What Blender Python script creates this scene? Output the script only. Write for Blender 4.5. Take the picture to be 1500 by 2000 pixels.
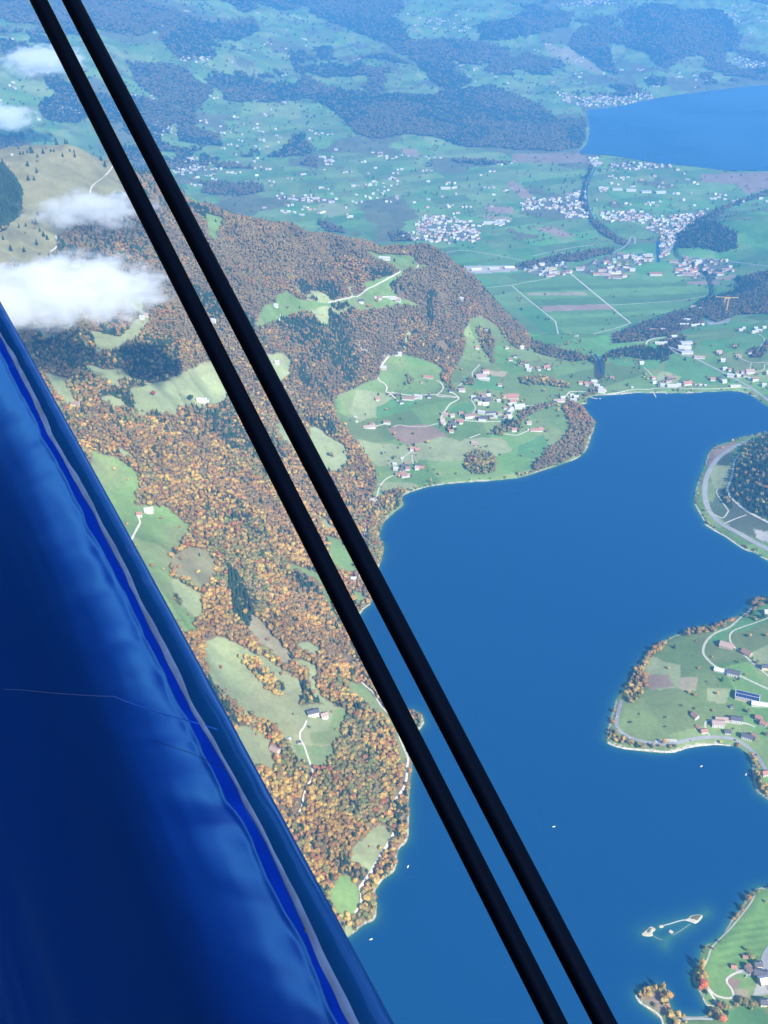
import bpy, bmesh, math, random
import numpy as np
from mathutils import Vector, Matrix, Quaternion

random.seed(7)
RS = np.random.RandomState(11)
S = bpy.context.scene
COL = S.collection
for o in list(bpy.data.objects):
    bpy.data.objects.remove(o)

# ------------------------------------------------------------------ camera, sky, sun, exposure
H = 1500.0                      # height of the aircraft above the near lake (metres)
PITCH = math.radians(33.0)
CP, SP = math.cos(PITCH), math.sin(PITCH)
cam_d = bpy.data.cameras.new('camera')
cam_d.sensor_fit = 'VERTICAL'; cam_d.sensor_height = 36.0; cam_d.sensor_width = 27.0
cam_d.lens = 36.0; cam_d.clip_start = 0.05; cam_d.clip_end = 60000.0
cam = bpy.data.objects.new('camera', cam_d); COL.objects.link(cam)
cam.location = (0, 0, H); cam.rotation_euler = (math.radians(90) - PITCH, 0, 0)
S.camera = cam

SUN = Vector((0.47, -0.62, 0.63)).normalized()
w = bpy.data.worlds.new('World'); S.world = w; w.use_nodes = True
nt = w.node_tree; nt.nodes.clear()
sky = nt.nodes.new('ShaderNodeTexSky'); sky.sky_type = 'NISHITA'; sky.sun_disc = False
sky.sun_elevation = math.asin(SUN.z); sky.sun_rotation = math.atan2(SUN.x, SUN.y)
sky.altitude = 1500; sky.air_density = 1.0; sky.dust_density = 0.6; sky.ozone_density = 1.5
bg = nt.nodes.new('ShaderNodeBackground'); bg.inputs['Strength'].default_value = 0.1
wo = nt.nodes.new('ShaderNodeOutputWorld')
nt.links.new(sky.outputs[0], bg.inputs[0]); nt.links.new(bg.outputs[0], wo.inputs[0])
sd = bpy.data.lights.new('sun', 'SUN'); sd.energy = 4.2; sd.angle = math.radians(0.53); sd.color = (1.0, 0.94, 0.82)
so = bpy.data.objects.new('sun', sd); COL.objects.link(so)
so.rotation_euler = SUN.to_track_quat('Z', 'Y').to_euler(); so.location = (300, -400, 2200)
vs = S.view_settings; vs.view_transform = 'Standard'; vs.look = 'None'; vs.exposure = 1.32; vs.gamma = 1.0
vs.use_curve_mapping = False
S.cycles.volume_bounces = 5; S.cycles.max_bounces = 8; S.cycles.diffuse_bounces = 2
S.cycles.volume_step_rate = 1.0; S.cycles.volume_max_steps = 128
try: S.cycles.use_denoising = True
except Exception: pass

# ------------------------------------------------------------------ helpers
def project(x, y, z):
    """world -> photo pixel (1500 x 2000)"""
    dz = z - H
    dep = y * CP - dz * SP
    up = y * SP + dz * CP
    return 750 + 2000 * x / dep, 1000 - 2000 * up / dep, dep

def at_z(px, py, z):
    """point on the level z seen at a photo pixel"""
    a = (px - 750) / 2000.0; b = (1000 - py) / 2000.0
    dy = CP + b * SP; dz = -SP + b * CP
    t = (z - H) / dz
    return (a * t, dy * t, z)

def at_depth(px, py, d):
    a = (px - 750) / 2000.0; b = (1000 - py) / 2000.0
    return Vector((a * d, (CP + b * SP) * d, H + (-SP + b * CP) * d))

def inpoly(px, py, poly):
    px = np.asarray(px, dtype=np.float64); py = np.asarray(py, dtype=np.float64)
    r = np.zeros(px.shape, bool)
    n = len(poly)
    xs = [p[0] for p in poly]; ys = [p[1] for p in poly]
    m = (px >= min(xs)) & (px <= max(xs)) & (py >= min(ys)) & (py <= max(ys))
    if not m.any(): return r
    qx = px[m]; qy = py[m]; q = np.zeros(qx.shape, bool)
    for i in range(n):
        x0, y0 = poly[i]; x1, y1 = poly[(i + 1) % n]
        if y0 == y1: continue
        c = ((y0 > qy) != (y1 > qy)) & (qx < (x1 - x0) * (qy - y0) / (y1 - y0) + x0)
        q ^= c
    r[m] = q
    return r

def polydist(x, y, poly, closed=True):
    d = np.full(x.shape, 1e18)
    n = len(poly)
    for i in range(n if closed else n - 1):
        x0, y0 = poly[i]; x1, y1 = poly[(i + 1) % n]
        ex, ey = x1 - x0, y1 - y0
        L = ex * ex + ey * ey + 1e-9
        t = np.clip(((x - x0) * ex + (y - y0) * ey) / L, 0, 1)
        dd = (x - x0 - t * ex) ** 2 + (y - y0 - t * ey) ** 2
        np.minimum(d, dd, out=d)
    return np.sqrt(d)

def _hash(ix, iy, seed):
    h = (ix.astype(np.int64) * 374761393 + iy.astype(np.int64) * 668265263 + seed * 1442695041) & 0xFFFFFFFF
    h = ((h ^ (h >> 13)) * 1274126177) & 0xFFFFFFFF
    h = h ^ (h >> 16)
    return (h & 0xFFFF) / 65535.0

def vnoise(x, y, seed=0):
    ix = np.floor(x); iy = np.floor(y); fx = x - ix; fy = y - iy
    ux = fx * fx * (3 - 2 * fx); uy = fy * fy * (3 - 2 * fy)
    a = _hash(ix, iy, seed); b = _hash(ix + 1, iy, seed)
    c = _hash(ix, iy + 1, seed); d = _hash(ix + 1, iy + 1, seed)
    return (a * (1 - ux) + b * ux) * (1 - uy) + (c * (1 - ux) + d * ux) * uy

def fbm(x, y, s, octv=4, seed=0):
    r = 0; a = 1.0; t = 0
    x = np.asarray(x, float); y = np.asarray(y, float)
    for k in range(octv):
        r = r + a * (vnoise(x / s + 17.3 * k, y / s - 9.1 * k, seed + k) * 2 - 1); t += a
        a *= 0.5; s *= 0.5
    return r / t

def smooth_poly(pts, n=4, closed=True):
    """Catmull-Rom"""
    out = []; m = len(pts)
    rng = range(m if closed else m - 1)
    for i in rng:
        if closed:
            p0, p1, p2, p3 = pts[i - 1], pts[i], pts[(i + 1) % m], pts[(i + 2) % m]
        else:
            p0, p1, p2, p3 = pts[max(i - 1, 0)], pts[i], pts[i + 1], pts[min(i + 2, m - 1)]
        for k in range(n):
            t = k / n
            out.append(tuple(0.5 * ((2 * p1[j]) + (-p0[j] + p2[j]) * t + (2 * p0[j] - 5 * p1[j] + 4 * p2[j] - p3[j]) * t * t
                             + (-p0[j] + 3 * p1[j] - 3 * p2[j] + p3[j]) * t ** 3) for j in range(2)))
    if not closed: out.append(tuple(pts[-1][:2]))
    return out

def mesh_np(name, verts, faces, smooth=False):
    me = bpy.data.meshes.new(name)
    verts = np.asarray(verts, dtype=np.float32); faces = np.asarray(faces, dtype=np.int32)
    k = faces.shape[1]
    me.vertices.add(len(verts)); me.vertices.foreach_set('co', verts.ravel())
    me.loops.add(faces.size); me.loops.foreach_set('vertex_index', faces.ravel())
    me.polygons.add(len(faces)); me.polygons.foreach_set('loop_start', np.arange(0, faces.size, k, dtype=np.int32))
    me.polygons.foreach_set('use_smooth', np.full(len(faces), smooth))
    me.update(calc_edges=True)
    return me

def link(name, data, parent=None, **props):
    o = bpy.data.objects.new(name, data); COL.objects.link(o)
    if parent is not None: o.parent = parent
    for k, v in props.items(): o[k] = v
    return o

def thing(name, label, cat, loc, rz=0.0, group=None, sc=1.0):
    o = bpy.data.objects.new(name, None); COL.objects.link(o)
    o.empty_display_size = 2; o.location = loc; o.rotation_euler = (0, 0, rz); o.scale = (sc, sc, sc)
    o['label'] = label; o['category'] = cat
    if group: o['group'] = group
    return o

# ------------------------------------------------------------------ materials
def mat(name, color, rough=0.8, noise=0.0, nscale=1.0, bump=0.0, metallic=0.0, spec=0.3, coat=0.0):
    m = bpy.data.materials.new(name); m.use_nodes = True
    n = m.node_tree.nodes; l = m.node_tree.links; b = n['Principled BSDF']
    b.inputs['Base Color'].default_value = (*color, 1); b.inputs['Roughness'].default_value = rough
    b.inputs['Metallic'].default_value = metallic; b.inputs['Specular IOR Level'].default_value = spec
    b.inputs['Coat Weight'].default_value = coat
    if noise or bump:
        tc = n.new('ShaderNodeTexCoord'); tx = n.new('ShaderNodeTexNoise')
        tx.inputs['Scale'].default_value = nscale; tx.inputs['Detail'].default_value = 4
        l.new(tc.outputs['Object'], tx.inputs['Vector'])
        if noise:
            mr = n.new('ShaderNodeMapRange'); mr.inputs['From Min'].default_value = 0.3; mr.inputs['From Max'].default_value = 0.7
            mr.inputs['To Min'].default_value = 1 - noise; mr.inputs['To Max'].default_value = 1 + noise
            l.new(tx.outputs['Fac'], mr.inputs['Value'])
            mx = n.new('ShaderNodeVectorMath'); mx.operation = 'SCALE'; mx.inputs[0].default_value = color
            l.new(mr.outputs[0], mx.inputs['Scale']); l.new(mx.outputs[0], b.inputs['Base Color'])
        if bump:
            bp = n.new('ShaderNodeBump'); bp.inputs['Strength'].default_value = bump
            l.new(tx.outputs['Fac'], bp.inputs['Height']); l.new(bp.outputs[0], b.inputs['Normal'])
    return m

def attr_mat(name, attr, typ='GEOMETRY', rough=0.9, n1=(0.02, 0.25), n2=(0.2, 0.2), spec=0.15, trans=0.0):
    """base colour = attribute x two octaves of object-space mottling"""
    m = bpy.data.materials.new(name); m.use_nodes = True
    n = m.node_tree.nodes; l = m.node_tree.links; b = n['Principled BSDF']
    b.inputs['Roughness'].default_value = rough; b.inputs['Specular IOR Level'].default_value = spec
    at = n.new('ShaderNodeAttribute'); at.attribute_name = attr; at.attribute_type = typ
    geo = n.new('ShaderNodeNewGeometry')
    last = at.outputs['Color']
    for sc, am in (n1, n2):
        if not am: continue
        tx = n.new('ShaderNodeTexNoise'); tx.inputs['Scale'].default_value = sc; tx.inputs['Detail'].default_value = 5
        tx.inputs['Roughness'].default_value = 0.65
        l.new(geo.outputs['Position'], tx.inputs['Vector'])
        mr = n.new('ShaderNodeMapRange'); mr.inputs['From Min'].default_value = 0.3; mr.inputs['From Max'].default_value = 0.7
        mr.inputs['To Min'].default_value = 1 - am; mr.inputs['To Max'].default_value = 1 + am
        l.new(tx.outputs['Fac'], mr.inputs['Value'])
        mx = n.new('ShaderNodeVectorMath'); mx.operation = 'SCALE'
        l.new(last, mx.inputs[0]); l.new(mr.outputs[0], mx.inputs['Scale']); last = mx.outputs[0]
    l.new(last, b.inputs['Base Color'])
    return m

M_LAND = attr_mat('ground_cover', 'land', n1=(0.012, 0.16), n2=(0.11, 0.14))
M_TREE = attr_mat('foliage', 'tint', 'INSTANCER', rough=0.85, n1=(0.25, 0.18), n2=(1.2, 0.2))
M_TRUNK = mat('bark', (0.11, 0.08, 0.055), 0.9, 0.3, 3.0)
M_ASPHALT = mat('asphalt', (0.27, 0.27, 0.27), 0.85, 0.12, 0.05)
M_GRAVEL = mat('pale_gravel', (0.50, 0.46, 0.38), 0.9, 0.2, 0.15)
M_TRACK = mat('farm_track', (0.42, 0.42, 0.33), 0.9, 0.18, 0.1)
M_STONE = mat('shore_stone', (0.47, 0.43, 0.35), 0.9, 0.35, 0.2)
M_CONC = mat('concrete', (0.45, 0.44, 0.42), 0.8, 0.12, 0.3)
M_GLASS = mat('window_glass', (0.02, 0.025, 0.03), 0.15, spec=0.6)
M_DOOR = mat('door_wood', (0.12, 0.06, 0.03), 0.6)
M_WHITE = mat('white_paint', (0.8, 0.8, 0.78), 0.5)
WALL = {'w': mat('white_render', (0.57, 0.55, 0.50), 0.8, 0.05, 0.3), 'c': mat('cream_render', (0.72, 0.62, 0.42), 0.8, 0.05, 0.3),
        't': mat('weathered_timber', (0.22, 0.15, 0.10), 0.85, 0.25, 0.8), 'p': mat('pale_timber', (0.50, 0.42, 0.33), 0.85, 0.15, 0.8),
        'g': mat('pale_green_render', (0.62, 0.74, 0.52), 0.8, 0.05, 0.3)}
ROOF = {'r': mat('red_tiles', (0.36, 0.17, 0.125), 0.85, 0.2, 1.2), 'b': mat('brown_tiles', (0.27, 0.16, 0.12), 0.85, 0.22, 1.2),
        'k': mat('dark_slate', (0.09, 0.085, 0.10), 0.75, 0.25, 1.2), 'g': mat('grey_sheet', (0.42, 0.42, 0.45), 0.6, 0.12, 0.6),
        'p': mat('pinkish_tiles', (0.36, 0.25, 0.21), 0.85, 0.15, 1.2), 's': mat('solar_glass', (0.015, 0.025, 0.10), 0.25, spec=0.6),
        'w': mat('pale_sheet', (0.56, 0.56, 0.56), 0.6, 0.08, 0.6)}
ROOFN = {'r': 'red', 'b': 'brown', 'k': 'dark slate', 'g': 'grey', 'p': 'faded pink', 's': 'blue-black', 'w': 'pale'}
WALLN = {'w': 'white', 'c': 'cream', 't': 'dark timber', 'p': 'pale timber', 'g': 'pale green'}
# ------------------------------------------------------------------ the lie of the land
LAKE1 = [(1145,779),(1160,773),(1200,771),(1240,767),(1280,767),(1340,767),(1400,764),(1440,764),(1470,773),(1500,793),(1600,850),(1700,900),(1700,850),(1600,835),
 (1500,845),(1480,850),(1455,853),(1430,862),(1400,872),(1385,885),(1375,915),(1365,940),(1357,970),(1358,990),(1375,1015),(1378,1025),(1395,1035),(1420,1050),(1450,1070),(1480,1082),(1500,1095),
 (1600,1150),(1720,1180),(1720,1230),(1560,1165),(1500,1168),(1475,1172),(1460,1195),(1435,1205),(1400,1222),(1360,1228),(1330,1238),(1300,1250),(1270,1270),(1250,1295),(1235,1320),(1215,1350),(1203,1370),(1195,1395),(1190,1415),(1185,1440),(1195,1455),
 (1230,1463),(1290,1470),(1320,1467),(1360,1455),(1420,1455),(1450,1463),(1468,1485),(1470,1520),(1480,1545),(1500,1562),(1600,1640),(1660,1700),(1560,1728),
 (1500,1732),(1480,1735),(1465,1745),(1450,1770),(1435,1790),(1415,1820),(1395,1840),(1375,1850),(1365,1880),(1352,1910),(1365,1935),(1380,1965),(1388,1972),(1375,1985),(1332,1985),(1310,1970),(1303,1945),(1290,1928),(1268,1928),(1250,1935),(1243,1945),(1255,1960),(1275,1978),(1292,1992),(1300,2015),
 (1300,2060),(1250,2140),(1000,2230),(760,2200),(610,2080),(600,1960),(640,1870),(690,1822),(715,1805),(732,1795),(735,1770),(728,1750),(745,1720),(770,1700),(778,1660),(795,1640),(798,1600),(797,1560),(803,1510),(805,1480),(795,1460),(800,1450),(822,1421),(828,1411),(820,1395),(800,1388),
 (772,1385),(745,1340),(722,1295),(705,1250),(700,1210),(710,1190),(726,1175),(722,1150),(742,1100),(750,1070),(740,1050),(750,1020),(770,1000),(788,985),(783,972),(800,962),(840,950),(900,943),(1000,935),(1040,925),(1100,905),(1140,885),(1155,850),(1160,825),(1140,800),(1125,793),(1145,788)]
LAKE2 = [(1145,215),(1160,212),(1200,208),(1260,195),(1300,188),(1360,180),(1440,170),(1500,165),(1700,150),(2100,150),(2100,380),(1700,350),(1500,335),(1430,334),(1350,325),(1280,318),(1200,305),(1170,302),(1130,300),(1145,280),(1150,250)]
Z2 = -220.0
L1W = [at_z(px, py, 0.0)[:2] for px, py in smooth_poly(LAKE1, 3)]
L2W = [at_z(px, py, Z2)[:2] for px, py in smooth_poly(LAKE2, 3)]

# control points: photo pixel + elevation above the near lake
CTL = [(160,295,600),(0,300,610),(235,330,575),(320,375,520),(450,432,450),(580,450,390),(720,476,330),(790,484,300),(850,490,280),(900,540,220),(950,590,130),(1000,640,60),(1060,655,-205),(1060,668,-120),(1060,686,20),(1000,615,-205),(1130,684,-150),(1130,694,-80),(1130,708,5),(1180,668,-170),(1180,682,-90),(1230,652,-170),(1230,672,-80),(1230,690,0),
 (100,500,520),(100,700,450),(0,400,580),(0,560,520),(200,450,520),(300,600,420),(300,800,340),(400,500,430),(500,500,385),(500,600,330),(500,700,260),(500,800,190),(600,560,310),(600,650,240),(600,750,150),(650,850,70),(700,600,232),(700,700,120),(700,800,50),(700,900,25),(730,960,8),
 (770,530,290),(820,520,270),(800,600,205),(850,600,190),(850,700,90),(850,800,42),(850,900,12),(900,620,140),(950,680,60),(1000,700,48),(1000,800,28),(1000,900,9),(1100,720,22),(1080,840,14),(1100,760,16),
 (500,1000,150),(580,980,90),(500,1100,142),(500,1200,128),(600,1100,62),(640,1200,45),(600,1250,78),(650,1300,62),(600,1400,95),(680,1380,45),(600,1500,88),(600,1600,78),(690,1500,60),(740,1600,22),(700,1700,22),(640,1720,52),
 (400,1100,195),(400,1200,190),(400,1000,215),(300,1000,260),(300,900,300),(200,900,330),(450,1300,165),(520,1420,135),(530,1560,130),(200,1300,330),(0,1100,430),(300,1700,260),(0,1700,400),(0,2000,360),(400,1900,170),(560,1900,60),(100,900,380),(-200,1300,480),(-300,700,560),(-300,2000,420),(-200,400,600),
 (1170,700,12),(1170,730,6),(1250,700,15),(1350,700,14),(1450,740,10),(1450,700,22),(1500,700,40),(1400,670,20),(1300,680,10),(1320,720,12),(1500,650,25),(1600,700,60),(1600,780,30),(1700,700,90),
 (1130,672,-208),(1230,632,-208),(1300,625,-150),(1280,655,-60),(1340,640,-60),(1400,625,-60),(1420,590,-140),(1450,600,-70),(1500,580,-80),(1500,540,-120),
 (1460,900,35),(1500,940,60),(1420,930,8),(1430,990,10),(1490,1050,10),(1560,1000,60),(1700,1000,90),
 (1480,1250,14),(1420,1290,14),(1350,1330,18),(1300,1380,15),(1280,1420,5),(1400,1400,9),(1460,1430,6),(1500,1220,18),(1600,1350,40),(1700,1400,70),
 (1480,1800,6),(1440,1870,5),(1480,1950,7),(1600,1850,20),(1320,2000,2),(1420,2040,6),(1700,1900,40),
 (1040,560,-210),(960,540,-210),(1080,560,-210),(900,490,-210),(1000,460,-210),(1100,460,-212),(1200,460,-212),(1200,560,-209),(1360,580,-205),(1300,520,-205),(1380,525,-190),(1450,520,-150),
 (1380,460,-140),(1420,440,-110),(1500,430,-70),(1500,480,-130),(1330,470,-190),(1360,420,-205),(1500,395,-190),(1600,430,-20),(1400,380,-212),(1250,370,-214),(1100,380,-214),(1000,380,-212),(900,400,-210),(800,400,-207),(700,400,-203),(600,400,-200),(500,390,-195),(420,390,-190),
 (400,350,-190),(300,320,-180),(250,240,-60),(100,250,0),(0,260,40),(0,150,220),(0,0,450),(200,100,230),(200,0,400),(400,200,-60),(400,100,130),(400,0,290),(550,300,-195),(600,240,-175),(600,100,-20),(600,0,150),(750,310,-208),(750,250,-160),(800,200,-130),(800,120,-70),(800,0,120),(900,250,-175),(900,200,-150),
 (1000,300,-216),(1000,250,-190),(1000,150,-110),(1000,50,30),(1000,0,100),(1100,200,-200),(1120,130,-160),(1150,60,0),(1300,150,-150),(1300,50,50),(1300,0,120),(1450,130,-190),(1500,50,0),(1500,0,80),(1700,0,120),(1700,100,-120),(-300,100,350),(-300,300,100)]
pts = [at_z(a, b, c) for a, b, c in CTL]
for k, (x, y) in enumerate(L1W):
    if k % 4 == 0: pts.append((x, y, 2.0))
for k, (x, y) in enumerate(L2W):
    if k % 5 == 0: pts.append((x, y, Z2 + 2))
pts += [(-2200,5000,-150),(-1200,4700,-190),(-1700,5800,-150),(-500,4500,-205),(0,4400,-208),(300,4150,-209),(-2600,4200,100),(-300,4050,-60),(120,4050,-100),(-900,4250,60),(-1500,4400,120),
        (-7000,14000,700),(0,15000,450),(7000,14000,350),(0,21000,900),(-10000,21000,1200),(10000,21000,800),(-4000,7500,300),(5000,7000,-60),(6000,10000,-100),(-7000,9000,700),
        (2500,3000,250),(2600,2000,300),(1600,1000,200),(-1500,300,700),(0,300,60),(900,300,60)]
P = np.array(pts, dtype=np.float64)
# distances measured in a space that grows with range, so that far, sparse controls stay smooth
def warp(x, y):
    yy = np.log(np.maximum(y, 1) + 900.0)
    return 3.0 * x / (y + 900.0), 3.0 * yy
A = np.stack(warp(P[:, 0], P[:, 1]), 1)
def tps(r2): return 0.5 * r2 * np.log(r2 + 1e-12)
n = len(P)
K = tps(((A[:, None] - A[None]) ** 2).sum(-1)) + np.eye(n) * 2e-4
Q = np.concatenate([np.ones((n, 1)), A], 1)
SYS = np.block([[K, Q], [Q.T, np.zeros((3, 3))]])
SOL = np.linalg.solve(SYS, np.concatenate([P[:, 2], np.zeros(3)]))
def base_height(x, y):
    a, b = warp(x, y); sh = a.shape; a = a.ravel(); b = b.ravel(); out = np.zeros(a.shape)
    for s in range(0, len(a), 20000):
        aa = a[s:s + 20000, None]; bb = b[s:s + 20000, None]
        r2 = (aa - A[None, :, 0]) ** 2 + (bb - A[None, :, 1]) ** 2
        out[s:s + 20000] = tps(r2) @ SOL[:n] + SOL[n] + SOL[n + 1] * aa[:, 0] + SOL[n + 2] * bb[:, 0]
    return out.reshape(sh)

def ridge_y(x):
    rx = [-6000, -1800, -1065, -515, -54, 184, 300, 460, 620, 900, 9000]
    ry = [4100, 3950, 3900, 3620, 3720, 3760, 3700, 3560, 3480, 3300, 3300]
    return np.interp(x, rx, ry)

# rows: steps of 4.5 m over the near valley, growing with range beyond it
rows = [420.0]
while rows[-1] < 21000:
    y = rows[-1]
    rows.append(y + (7 if y < 850 else 4.2 if y < 3700 else max(4.6, (y - 3000) * 0.0075)))
YR = np.array(rows); NU = 660; U = np.linspace(-0.50, 0.50, NU)
GY = np.repeat(YR[:, None], NU, 1); GX = U[None, :] * (GY * CP + H * SP)
# coarse solve, then fine interpolation
ci = np.unique(np.append(np.arange(0, len(YR), 4), len(YR) - 1)); cj = np.unique(np.append(np.arange(0, NU, 4), NU - 1))
Zc = base_height(GX[np.ix_(ci, cj)], GY[np.ix_(ci, cj)])
tmp = np.stack([np.interp(np.arange(NU), cj, r) for r in Zc])
ii = np.arange(len(YR)); k0 = np.clip(np.searchsorted(ci, ii, side='right') - 1, 0, len(ci) - 2)
ft = (ii - ci[k0]) / (ci[k0 + 1] - ci[k0])
GZ = tmp[k0] * (1 - ft)[:, None] + tmp[k0 + 1] * ft[:, None]
# relief: gullies and knolls on the mountain and on the far hills, little on the flats
MTN = (GY < ridge_y(GX)) & (GX < 520)
rug = np.clip((GZ - 60) / 120, 0, 1) * MTN
rug = rug + np.where(~MTN, np.clip((GZ + 195) / 150, 0, 1) * np.clip((GY - 3800) / 1500, 0, 1), 0)
GZ = GZ + rug * ((fbm(GX, GY, 260, 4, 3) * 20 - (np.abs(fbm(GX + 0.6 * GY, GY * 0.35, 150, 3, 401)) * 46 - 12) * MTN) * (1 + np.clip((GY - 5000) / 4000, 0, 1) * 2.2) + np.where(GY > 5000, fbm(GX, GY, 900, 3, 9) * 60, 0))
GZ = GZ + np.where(MTN, 1, 0.5) * fbm(GX, GY, 60, 3, 5) * 2.0 * np.clip(rug + 0.2, 0, 1)
plain = (~MTN) & (GZ < -190) & (GY > 3700)
GZ = np.where(plain, -209 + (GZ + 209) * 0.25, GZ)

def shore(GZ, poly, zl, slope, bb, jag=0.0):
    x0, x1, y0, y1 = bb
    m = (GX > x0) & (GX < x1) & (GY > y0) & (GY < y1)
    x = GX[m]; y = GY[m]
    d = polydist(x, y, poly)
    d = np.where(inpoly(x, y, poly), -d, d)
    d = d + jag * fbm(x, y, 22, 2, 31)
    z = GZ[m]
    land = zl + np.minimum(0.35 + slope * np.maximum(d, 0), 1e9)
    t = np.clip(d / (35 if zl > -1 else 150), 0, 1); t = t * t * (3 - 2 * t)
    zo = np.maximum(land * (1 - t) + np.maximum(z, zl + 1.5) * t, zl + 0.3 + np.minimum(0.12 * np.maximum(d, 0), 3))
    zn = np.where(d > 0, zo, zl + np.maximum(0.25 * d, -18))
    Z = GZ.copy(); Z[m] = zn
    D = np.full(GZ.shape, 9999.0); D[m] = d
    return Z, D
GZ, D1 = shore(GZ, L1W, 0.0, 0.3, (-1300, 2600, 400, 3500), 2.2)
xx = [p[0] for p in L2W]; yy = [p[1] for p in L2W]
GZ, D2 = shore(GZ, L2W, Z2, 0.05, (min(xx) - 600, max(xx) + 600, min(yy) - 600, max(yy) + 600), 5.0)

def ground(x, y):
    """height of the terrain mesh"""
    x = np.asarray(x, float); y = np.asarray(y, float)
    r = np.clip(np.interp(y, YR, np.arange(len(YR))), 0, len(YR) - 1.001)
    u = x / (y * CP + H * SP); c = np.clip((u - U[0]) / (U[1] - U[0]), 0, NU - 1.001)
    i = r.astype(int); j = c.astype(int); fr = r - i; fc = c - j
    return (GZ[i, j] * (1 - fc) + GZ[i, j + 1] * fc) * (1 - fr) + (GZ[i + 1, j] * (1 - fc) + GZ[i + 1, j + 1] * fc) * fr

def hit(px, py, behind=False):
    """where the line of sight through a photo pixel meets the ground"""
    px = np.atleast_1d(np.asarray(px, float)); py = np.atleast_1d(np.asarray(py, float))
    a = (px - 750) / 2000.0; b = (1000 - py) / 2000.0
    dy = CP + b * SP; dz = -SP + b * CP
    y = np.full(px.shape, 500.0); done = np.zeros(px.shape, bool); lo = y.copy()
    for k in range(900):
        step = 6 + (y - 500) * 0.0035
        yn = y + step
        t = yn / dy; below = (H + dz * t) < ground(a * t, yn)
        new = below & ~done
        lo = np.where(new, y, lo); hi_ = yn
        done |= below
        y = np.where(done, y, yn)
        if done.all(): break
    l = y.copy(); h = y + 6 + (y - 500) * 0.0035
    for k in range(12):
        m = (l + h) / 2; t = m / dy
        bel = (H + dz * t) < ground(a * t, m)
        h = np.where(bel, m, h); l = np.where(bel, l, m)
    t = h / dy
    return a * t, h, ground(a * t, h)

# ------------------------------------------------------------------ land cover, traced on the photograph and carried by the ground
C_FOR = (0.15, 0.11, 0.06); C_DRY = (0.29, 0.25, 0.15); C_ALP = (0.215, 0.20, 0.10); C_MEAD = (0.145, 0.22, 0.07); C_LUSH = (0.095, 0.205, 0.07)
C_PALE = (0.24, 0.27, 0.13); C_DARKF = (0.035, 0.045, 0.03); C_BARE = (0.24, 0.17, 0.12); C_SOIL = (0.28, 0.20, 0.15); C_YARD = (0.36, 0.34, 0.31)
FOREST_M = [(-500,200),(0,280),(160,270),(260,295),(380,400),(450,405),(560,420),(720,455),(850,470),(910,520),(1010,620),(1062,676),(1010,682),(990,665),(975,640),(940,617),(920,622),(905,650),(910,665),(905,690),(890,720),(880,735),(860,715),(820,700),(780,690),(755,700),(745,715),(738,740),(720,745),(690,760),(657,773),(652,800),(667,833),(690,857),(700,867),(717,893),(733,920),(735,950),(722,975),(740,1000),(760,1010),(775,1100),(780,1500),(830,1400),(850,1700),(600,2100),(-500,2500)]
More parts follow.
